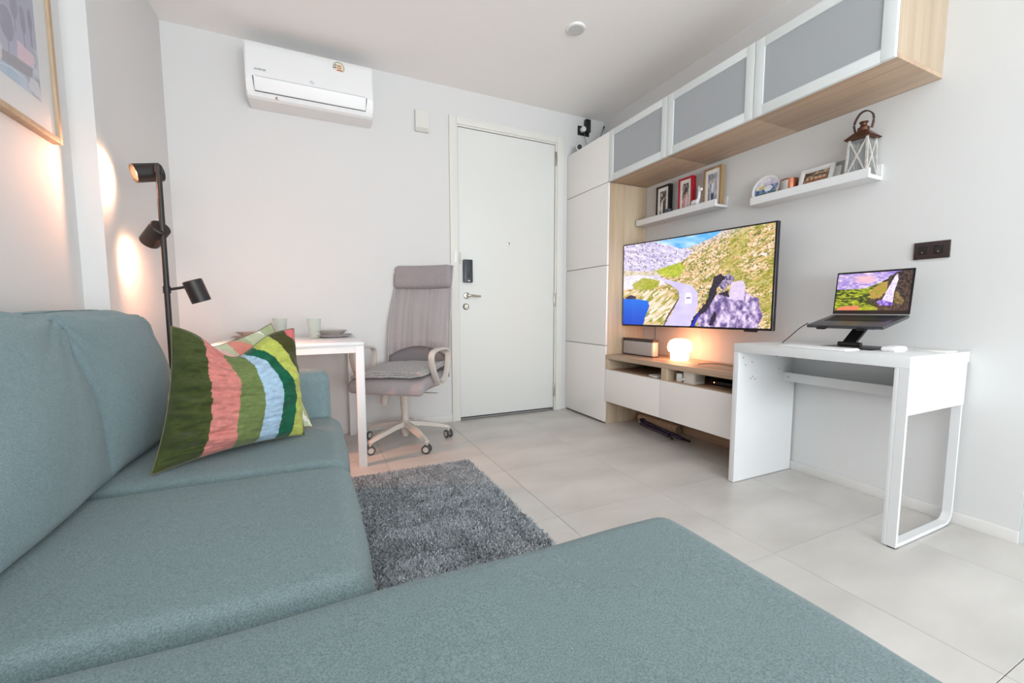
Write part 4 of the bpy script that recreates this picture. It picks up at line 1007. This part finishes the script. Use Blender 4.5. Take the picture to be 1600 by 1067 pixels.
me.polygons.add(N); me.polygons.foreach_set('loop_start', np.arange(0, N*4, 4, dtype=np.int32)); me.update(calc_edges=True)
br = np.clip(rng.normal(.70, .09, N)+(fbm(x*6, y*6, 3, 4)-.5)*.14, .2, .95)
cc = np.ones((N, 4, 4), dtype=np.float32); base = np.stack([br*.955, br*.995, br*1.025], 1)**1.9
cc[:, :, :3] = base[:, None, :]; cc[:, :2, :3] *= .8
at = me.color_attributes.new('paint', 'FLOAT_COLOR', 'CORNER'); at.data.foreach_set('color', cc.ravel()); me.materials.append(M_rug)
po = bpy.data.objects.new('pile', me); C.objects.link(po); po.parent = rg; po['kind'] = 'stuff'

# ------------------------------------------------------------------ sofa
sf = thing('sofa', (-.3, 1.05, 0), 'large blue-grey fabric corner sofa with a chaise reaching toward the viewer', 'sofa')
SZ = .44
def cushion(name, x0, x1, y0, y1, z0, z1, r, crown, m, n=16, wr=.0, ws=4, seed=0, rot=None, deform=None, rn=7):
    bm = soft_box((x1-x0, y1-y0, z1-z0), r, crown, n=n, rn=rn, wr=wr, ws=ws, seed=seed, deform=deform)
    if rot is not None: xf(bm, rot)
    xf(bm, Matrix.Translation(((x0+x1)/2, (y0+y1)/2, (z0+z1)/2)))
    return obj(name, bm, m, sf, ang=180)
cushion('base_frame', -.86, .045, .74, 2.26, .05, .25, .03, (0, 0, 0), M_sofa)
cushion('base_frame', -.86, .735, -.14, .745, .05, .25, .03, (0, 0, 0), M_sofa)
cushion('seat_cushion', -.74, .083, 1.425, 2.10, .22, SZ, .055, (.01, 0, .010), M_sofa, wr=.006, ws=5, seed=3)
cushion('seat_cushion', -.74, .083, .762, 1.430, .22, SZ, .055, (.01, 0, .010), M_sofa, wr=.006, ws=5, seed=9)
def chdef(p):
    p = np.array(p); return p
cushion('chaise_cushion', -.74, .765, -.14, .758, .22, SZ+.002, .06, (.008, .004, .008), M_sofa, n=30, wr=.006, ws=4, seed=5)
cushion('armrest', -.86, .045, 2.085, 2.275, .06, .645, .05, (0, 0, .004), M_sofa2, n=10, wr=.003)
cushion('back_frame', -.865, -.72, -.14, 2.26, .06, .66, .04, (0, 0, 0), M_sofa2, n=10)
# back cushions: lean back, thick, flat-topped with a seam along the upper edge
def bc_def(h0, y_half, seed):
    def f(p):
        p = np.array(p, float); t = (p[2]/h0+.5)
        p[0] -= .0
        p[0] = p[0]*(1.0-.30*max(0, t)**1.5)
        u = p[1]/y_half
        p[2] += -.008*abs(u)**3*max(0, t-.5)*2+.006*math.sin(u*5+seed)*max(0, t-.6)
        # creases fanning out of the top corners
        for s_ in (-1, 1):
            dx, dz = (s_-u)*y_half, (h0*.5-p[2]); rr_ = math.hypot(dx, dz)+1e-4
            ang_ = math.atan2(dz, abs(dx)+1e-4)
            p[0] += .0065*math.sin(ang_*17+seed+s_*2)*math.exp(-(rr_/.17)**2)*min(1, rr_/.04)
        return p
    return f
for (y0, y1, seed) in ((1.480, 2.180, 2), (.80, 1.535, 7), (-.13, .80, 11)):
    yh = (y1-y0)/2; df = bc_def(.485, yh, seed); dims_ = (.31, y1-y0, .495)
    rotm = Matrix.Translation((-.700, (y0+y1)/2, SZ-.015+.2425)) @ Matrix.Rotation(math.radians(-5), 4, 'Y')
    kw = dict(r=.055, crown=(.055, .012, .006), wr=.012, ws=5, seed=seed, deform=df)
    bm = soft_box(dims_, n=34, rn=8, **kw); xf(bm, rotm)
    o_ = obj('back_cushion', bm, M_sofa2, sf, ang=180)
    mp_ = soft_map(dims_, **kw)
    seam = [mp_((.30, -1, t)) for t in np.linspace(-.9, .86, 16)]+[mp_((.30, t, 1)) for t in np.linspace(-.97, .97, 46)]+[mp_((.30, 1, t)) for t in np.linspace(.86, -.9, 16)]
    bm = B(); tube(bm, seam, .0032, 6); xf(bm, rotm); obj('seam', bm, M_piping, o_)
for (x, y) in ((-.8, 2.2), (-.12, 2.2), (-.8, -.08), (.68, -.08), (.68, .68)):
    bm = B(); cyl(bm, (x, y, 0), (x, y, .055), .022, .028, 16); obj('leg', bm, M_black, sf)

# ------------------------------------------------------------------ throw pillows
def pillow(bl, br, tr, tl, thick, colf, m, name, lab, n=110, saddle=0, wr=.004, pinch=.045, seed=0, nrm_sign=1):
    bl, br, tr, tl = [np.array(p, float) for p in (bl, br, tr, tl)]
    nv = np.cross(br-bl, tl-bl); nv /= np.linalg.norm(nv); nv *= nrm_sign
    t = thing(name, tuple((bl+br)/2), lab, 'cushion')
    u = np.linspace(0, 1, n+1); v = np.linspace(0, 1, n+1); Ug, Vg = np.meshgrid(u, v)
    a = 2*Ug-1; b = 2*Vg-1
    # concave edges, corners left out
    Up = Ug-pinch*(a)*(1-b**2)*np.abs(a)**3; Vp = Vg-pinch*(b)*(1-a**2)*np.abs(b)**3
    Up = Up+.035*np.clip(Ug-.5, 0, 1)*2*(1-b**2)*(nrm_sign > 0)
    sd_ = saddle*np.exp(-((Ug-.46)/.22)**2)*np.clip((Vg-.35)/.65, 0, 1)**1.6
    Vp = Vp-sd_
    base_ = (bl[None, None]*(1-Up[..., None])+br*Up[..., None])*(1-Vp[..., None])+(tl*(1-Up[..., None])+tr*Up[..., None])*Vp[..., None]
    prof_ = (np.clip(1-np.abs(a)**2.6, 0, 1)**.62)*(np.clip(1-np.abs(b)**2.6, 0, 1)**.62)
    wr_n = (fbm(Ug*5+Vg*1.5, Vg*16, 3, seed+1)-.5)*(.7+1.6*np.clip(.45-Ug, 0, 1)*2)*1.3+(fbm(Ug*4, Vg*4, 3, seed)-.5)
    th_ = thick*prof_*(1+.0*a)
    dent = 1-.35*np.exp(-((Ug-.42)/.22)**2)*np.clip((Vg-.55)/.45, 0, 1)
    out = []
    for s_, nm in ((1, 'front_cover'), (-1, 'back_cover')):
        P = base_+nv*(s_*th_*dent+wr*3*wr_n*np.clip(prof_*2, 0, 1))[..., None]
        uc = (Ug[:-1, :-1]+Ug[1:, 1:])/2; vc = (Vg[:-1, :-1]+Vg[1:, 1:])/2
        o_ = paint_mesh(nm, P, colf(uc, vc, s_), m, t, smooth=True)
        if s_*nrm_sign < 0: o_.data.flip_normals()
        out.append(o_)
    rim = [tuple(base_[0, i]) for i in range(0, n, 4)]+[tuple(base_[i, n]) for i in range(0, n, 4)]+[tuple(base_[n, n-i]) for i in range(0, n, 4)]+[tuple(base_[n-i, 0]) for i in range(0, n, 4)]
    bm = B(); tube(bm, rim, .0018, 6, closed=True); obj('piping', bm, mat(name+'_piping', (104, 100, 66), .9), t)
    return t
M_velvet = attr_mat('velvet_print', .75, sheen=.15, spec=.15, bump=.25, bump_scale=60)
Cs = [col(60, 68, 32), col(190, 118, 110), col(100, 114, 66), col(152, 176, 196), col(12, 84, 58), col(170, 176, 84), col(62, 62, 24), col(200, 104, 104)]
def stripes(u, v, s_):
    if s_ < 0:
        k = (np.floor(u*6)+np.floor(v*6)).astype(int) % 3
        return np.stack([col(226, 176, 160), col(196, 200, 170), col(222, 216, 204)])[k]
    b0 = [.25, .43, .595, .74, .865, .975, 1.5]; b1 = [.20, .36, .50, .54, .60, .74, .88]
    w_ = np.clip((v-.42)/.52, 0, 1)**1.25; idx = np.zeros(u.shape, int)
    for p, q in zip(b0, b1): idx += (u > (p*(1-w_)+q*w_+.006*np.sin(v*9+p*20))).astype(int)
    im = np.stack(Cs)[idx]
    cr = fbm(u*40, v*40, 3, 5); im = im*(1+.22*(cr-.5))[..., None]+.10*np.clip(fbm(u*7, v*22, 3, 15)-.55, 0, 1)[..., None]
    return im
pillow((-.446, 1.505, .452), (-.056, 1.765, .452), (-.078, 1.80, .856), (-.404, 1.62, .876), .085, stripes, M_velvet, 'throw_pillow', 'velvet throw pillow with bold vertical stripes in green, pink and blue on the sofa seat', saddle=.20, seed=4, n=170, wr=.0085)
def patch(u, v, s_):
    pal = np.stack([col(222, 184, 172), col(184, 190, 158), col(222, 220, 212), col(206, 128, 112), col(160, 166, 128)])
    k = (np.floor(u*5+v*2).astype(int)*2+np.floor((v+u)*4).astype(int)) % 5
    return pal[k]*(1+.1*(fbm(u*20, v*20, 3, 2)-.5))[..., None]
pillow((-.40, 1.70, .452), (-.028, 1.875, .452), (-.165, 1.965, .872), (-.42, 1.88, .775), .05, patch, attr_mat('patchwork_print', .8, sheen=.3), 'throw_pillow', 'patchwork throw pillow in pale pink and sage tucked behind the striped one', seed=8, n=60)

# ------------------------------------------------------------------ dining table
tb = thing('dining_table', (-.13, 2.95, 0), 'small square white dining table against the far wall', 'table')
TX0, TX1, TY0, TY1 = -.52, .245, 2.572, 3.322
bxo('tabletop', M_white, tb, TX0, TX1, TY0, TY1, .722, .742, bev=.002)
bm = B()
for a in ((TX0+.006, TX1-.006, TY0+.006, TY0+.03), (TX0+.006, TX1-.006, TY1-.03, TY1-.006), (TX0+.006, TX0+.03, TY0+.03, TY1-.03), (TX1-.03, TX1-.006, TY0+.03, TY1-.03)):
    box(bm, *a, .68, .722)
obj('apron', bm, M_white, tb)
for (x, y) in ((TX1-.046, TY0), (TX1-.046, TY1-.046), (TX0, TY0), (TX0, TY1-.046)):
    bxo('leg', M_white, tb, x, x+.046, y, y+.046, 0, .7215, bev=.0015)
tumbler('tumbler', (-.012, 3.0, .742), .029, .043, .13, 'ribbed greenish glass tumbler on the table, in front of the darker plates', M_gglass, 1, 'ribbed tumblers on the table')
tumbler('tumbler', (-.215, 3.17, .742), .030, .044, .13, 'ribbed pale glass tumbler on the table, nearer the sofa', M_gglass, 1, 'ribbed tumblers on the table')
M_cer = mat('grey_stoneware', (212, 208, 206), .35); M_cerp = mat('pinkish_stoneware', (226, 206, 198), .35); M_rim = mat('dark_rim_glaze', (96, 90, 88), .4)
def plate(c, r, m, lab, name='dinner_plate', h=.016, cat='plate', grp=None):
    t = thing(name, c, lab, cat, grp)
    bm = B(); lathe(bm, [(0, 0), (r*.55, 0), (r*.6, .002), (r*.97, h-.003), (r, h), (r*.98, h+.002), (r*.62, .006), (0, .005)], c, 44); obj('body', bm, m, t, ang=50)
    bm = B(); tube(bm, [(c[0]+r*math.cos(a), c[1]+r*math.sin(a), c[2]+h) for a in np.linspace(0, 2*PI, 41)[:-1]], .0012, 5, closed=True); obj('rim', bm, M_rim, t)
plate((.100, 3.13, .7421), .128, M_cer, 'large dark-rimmed dinner plate under a bowl, by the glass near the chair', grp='place setting plates')
plate((.100, 3.13, .7485), .118, M_cer, 'mid-size grey plate between bowl and dinner plate, stack near the chair', grp='place setting plates')
plate((.095, 3.13, .7560), .098, mat('bowl_grey', (186, 182, 178), .4), 'shallow grey bowl topping the stack near the chair', 'bowl', .032, 'bowl', 'bowls on the plates')
plate((-.36, 3.14, .7421), .128, M_cerp, 'large pinkish dinner plate under a bowl, stack near the floor lamp', grp='place setting plates')
plate((-.36, 3.14, .7485), .118, M_cerp, 'mid-size pinkish plate between bowl and dinner plate, stack near the floor lamp', grp='place setting plates')
plate((-.36, 3.14, .7560), .098, mat('bowl_pink', (206, 186, 178), .4), 'shallow pinkish bowl topping the stack near the floor lamp', 'bowl', .032, 'bowl', 'bowls on the plates')
tag(bxo('placemat', mat('glossy_placemat', (236, 226, 212), .2), None, -.50, -.36, 2.63, 2.90, .7421, .747, bev=.001), 'pale glossy placemat on the table corner nearest the sofa', 'placemat')

# ------------------------------------------------------------------ office chair
ch = thing('office_chair', (.54, 2.95, 0), 'grey high-backed mesh office chair with headrest and beige armrests', 'chair', rz=math.radians(-38))
def co(name, bm, m, parent=None, ang=40): return obj(name, bm, m, parent or ch, local=True, ang=ang)
bm = B(); lathe(bm, [(0, .07), (.030, .07), (.034, .09), (.040, .135), (.036, .155), (.028, .16), (.0, .16)], seg=28); co('base_hub', bm, M_chairw)
for i in range(5):
    a = math.radians(38-3-72*i); d = Vector((math.cos(a), math.sin(a), 0)); p = Vector((-d.y, d.x, 0))
    bm = B(); rows = []
    for s_, z, w_, t_ in ((.02, .135, .032, .036), (.10, .128, .030, .034), (.20, .108, .026, .030), (.275, .090, .021, .024), (.312, .078, .017, .018)):
        rows.append([bm.verts.new(d*s_+p*(sx*w_)+Vector((0, 0, z+sz*t_/2))) for sx, sz in ((-1, -.6), (-.55, 1), (.55, 1), (1, -.6))])
    for A, Bb in zip(rows[:-1], rows[1:]):
        for k in range(4): bm.faces.new((A[k], A[(k+1) % 4], Bb[(k+1) % 4], Bb[k]))
    bm.faces.new(rows[0][::-1]); bm.faces.new(rows[-1])
    lg = co('base_arm', bm, M_chairw)
    c = d*.305
    bm = B(); cyl(bm, c+Vector((0, 0, .05)), c+Vector((0, 0, .072)), .009, seg=12)
    ca = math.radians(55+i*40); cd = Vector((math.cos(ca), math.sin(ca), 0))
    cs_ = obj('caster', bm, M_chairw, lg, local=True)
    for s_ in (-1, 1):
        bm2_ = B(); lathe(bm2_, [(0, 0), (.017, 0), (.018, .004), (.018, .012), (0, .014)], c+cd*.012*s_+Vector((0, 0, .029))-cd*(.0), 20, cd*s_)
        me_ = bpy.data.meshes.new('t'); bm2_.to_mesh(me_); bm2_.free(); bmx = bmesh.new(); bmx.from_mesh(cs_.data); bmx.from_mesh(me_); bmx.to_mesh(cs_.data); bmx.free()
        bm3_ = B(); lathe(bm3_, [(.0185, .001), (.027, .001), (.029, .004), (.029, .012), (.0185, .013)], c+cd*.010*s_+Vector((0, 0, .029)), 24, cd*s_)
        obj('tyre', bm3_, M_black if False else mat('grey_rubber', (78, 78, 80), .6), lg, local=True)
    finish(cs_.data)
bm = B(); cyl(bm, (0, 0, .05), (0, 0, .30), .025, seg=24); cyl(bm, (0, 0, .24), (0, 0, .36), .030, .034, seg=24); co('gas_column', bm, M_chairw)
bm = B(); box(bm, -.09, .09, -.14, .12, .355, .395, bev=.012); 
tube(bm, [(.05, .0, .365), (.20, -.02, .362)], .006, 6, flat=(.004, .012), upv=(0, 0, 1))
prism(bm, [(.19, -.035), (.26, -.028), (.26, -.012), (.19, -.005)], 2, .358, .366)
co('tilt_mechanism', bm, M_chairw)
bm = B(); lathe(bm, [(0, -.04), (.024, -.036), (.03, 0), (.026, .045), (0, .05)], (-.13, -.04, .31), 24, (.2, 0, 1)); cyl(bm, (-.13, -.04, .34), (-.11, -.04, .37), .012, seg=12); co('tension_knob', bm, M_chairw)
def seat_def(p):
    p = np.array(p); t = (p[1]+.25)/.5
    p[0] *= (1.03-.10*max(0, t)); 
    if t < .25: p[2] -= .035*((.25-t)/.25)**2
    return p
bm = soft_box((.52, .50, .085), .036, (.0, .01, .006), n=12, rn=6, deform=seat_def); xf(bm, Matrix.Translation((0, -.03, .452))); co('seat', bm, M_chairg, ang=180)
bm = B(); box(bm, -.21, .21, -.2, .19, .392, .412, bev=.012); co('seat_shell', bm, M_chairg)
# backrest: bent mesh sheet in a tubular frame
def backpt(s_, x):
    """s_ 0 bottom .. 1 top"""
    y = .235+.075*s_**1.3-.03*math.sin(s_*PI*1.1)+.055*s_; z = .44+.815*s_
    w2 = (.245-.03*s_+.012*math.sin(PI*s_)) if s_ < .8 else .225
    xx = x*w2
    return Vector((xx, y-.030*(x*x)*(1-.3*s_)+.02, z))
m = bpy.data.materials.new('chair_mesh'); m.use_nodes = True; nt = m.node_tree; b = nt.nodes['Principled BSDF']
tcn = nt.nodes.new('ShaderNodeTexCoord'); wv = nt.nodes.new('ShaderNodeTexNoise'); mpn = nt.nodes.new('ShaderNodeMapping'); mpn.inputs['Scale'].default_value = (38, 1, 1.2)
nt.links.new(tcn.outputs['Object'], mpn.inputs[0]); nt.links.new(mpn.outputs[0], wv.inputs[0]); wv.inputs['Scale'].default_value = 1; wv.inputs['Detail'].default_value = 1
mrn = nt.nodes.new('ShaderNodeMapRange'); mrn.inputs[1].default_value = .35; mrn.inputs[2].default_value = .7; mrn.inputs[3].default_value = .93; mrn.inputs[4].default_value = .62
nt.links.new(wv.outputs[0], mrn.inputs[0]); nt.links.new(mrn.outputs[0], b.inputs['Alpha'])
b.inputs['Base Color'].default_value = (*lin((176, 168, 170)), 1); b.inputs['Roughness'].default_value = .8; M_mesh = m
bm = B(); nu, nv_ = 16, 36
G = [[bm.verts.new(backpt(j/nv_, -1+2*i/nu)) for i in range(nu+1)] for j in range(nv_+1)]
for j in range(nv_):
    for i in range(nu): bm.faces.new((G[j][i], G[j][i+1], G[j+1][i+1], G[j+1][i]))
co('back_mesh', bm, M_mesh, ang=180)
bm = B(); rim = [backpt(j/24, -1) for j in range(2, 25)]+[backpt(1, -1+i/5) for i in range(1, 10)]+[backpt(1-j/24, 1) for j in range(0, 23)]+[backpt(.05, 1-i/5)+Vector((0, 0, -.03*math.sin(PI*i/10))) for i in range(1, 10)]
tube(bm, rim, .0085, 8, closed=True); co('back_frame', bm, mat('chair_frame_grey', (172, 166, 166), .6))
# rear spine and lumbar shield
bm = B(); tube(bm, spline([(0, .03, .375), (0, .20, .37), (0, .30, .42), (0, .345, .60), (0, .37, .85)], 6), .012, 8, flat=(.012, .03), upv=(0, 1, .2)); co('back_spine', bm, M_chairw)
bm = soft_box((.40, .022, .20), .010, n=10, rn=4, deform=lambda p: np.array([p[0], p[1]-.9*p[0]**2+.3*0, p[2]*(1-(p[0]/.26)**2*.35)])); xf(bm, Matrix.Translation((0, .292, .60))); co('lumbar_support', bm, mat('lumbar_grey', (160, 154, 158), .8), ang=180)
bm = B()
Gl = [[bm.verts.new(backpt((.27-.10*(2*i/nu-1)**2)*j/6, -.99+1.98*i/nu)+Vector((0, -.006, 0))) for i in range(nu+1)] for j in range(7)]
for j in range(6):
    for i in range(nu): bm.faces.new((Gl[j][i], Gl[j][i+1], Gl[j+1][i+1], Gl[j+1][i]))
bmesh.ops.solidify(bm, geom=bm.faces, thickness=.006); co('lower_back_panel', bm, mat('back_panel_grey', (182, 175, 178), .8), ang=180)
bm = soft_box((.465, .07, .175), .033, (0, .006, 0), n=10, rn=6, deform=lambda p: np.array([p[0]*(1-.03*(p[2] > .03)), p[1]-.35*p[0]**2, p[2]]))
xf(bm, Matrix.Translation((0, .345, 1.175)) @ Matrix.Rotation(math.radians(-7), 4, 'X')); co('headrest', bm, M_chairg, ang=180)
for s_ in (-1, 1):
    X0 = s_*.285
    path = spline([(X0-s_*.05, .06, .425), (X0-s_*.01, .05, .455), (X0, .085, .53), (X0, .10, .61), (X0, .075, .655), (X0, -.02, .668), (X0, -.13, .662), (X0, -.175, .635), (X0, -.17, .58), (X0, -.13, .50), (X0-s_*.008, -.075, .445), (X0-s_*.05, -.04, .425)], 5)
    bm = B(); tube(bm, path, .01, 10, flat=(.008, .021), upv=(s_*1.0, .0, .01)) if False else tube(bm, path, .01, 10, flat=(.020, .009), upv=(1, 0, 0)); co('armrest', bm, M_chairw, ang=50)
    bm = B(); tube(bm, spline([(X0-s_*.10, -.04, .41), (X0-s_*.03, -.03, .425), (X0-s_*.03, .05, .425), (X0-s_*.10, .07, .41)], 4), .009, 8); co('armrest_bracket', bm, M_chairw)
# folded pad draped over the seat
pd = thing('seat_pad', (.54, 2.95, .495), 'folded grey fleece pad draped over the office chair seat', 'seat pad', rz=math.radians(-38))
for k_ in range(3):
    def paddef(p, k_=k_):
        p = np.array(p); x, y = p[0], p[1]
        p[2] += .016*math.sin(x*7+1.0)*.4+.012*math.sin(y*9)+(-.42*max(0, abs(x)-.20)**1.4*(1+.6*k_) if x < 0 else .30*max(0, x-.17)**1.1)
        if y < -.22: p[2] -= (abs(y)-.22)**1.3*1.1
        p[1] += .012*math.sin(x*11+k_)
        return p
    bm = soft_box((.50-.02*k_, .44-.015*k_, .014), .0065, n=30, rn=3, deform=paddef, wr=.004, ws=16, seed=k_)
    xf(bm, Matrix.Translation((.008*k_, -.035, .014+.0125*k_))); obj('fold', bm, M_pad, pd, local=True, ang=180)
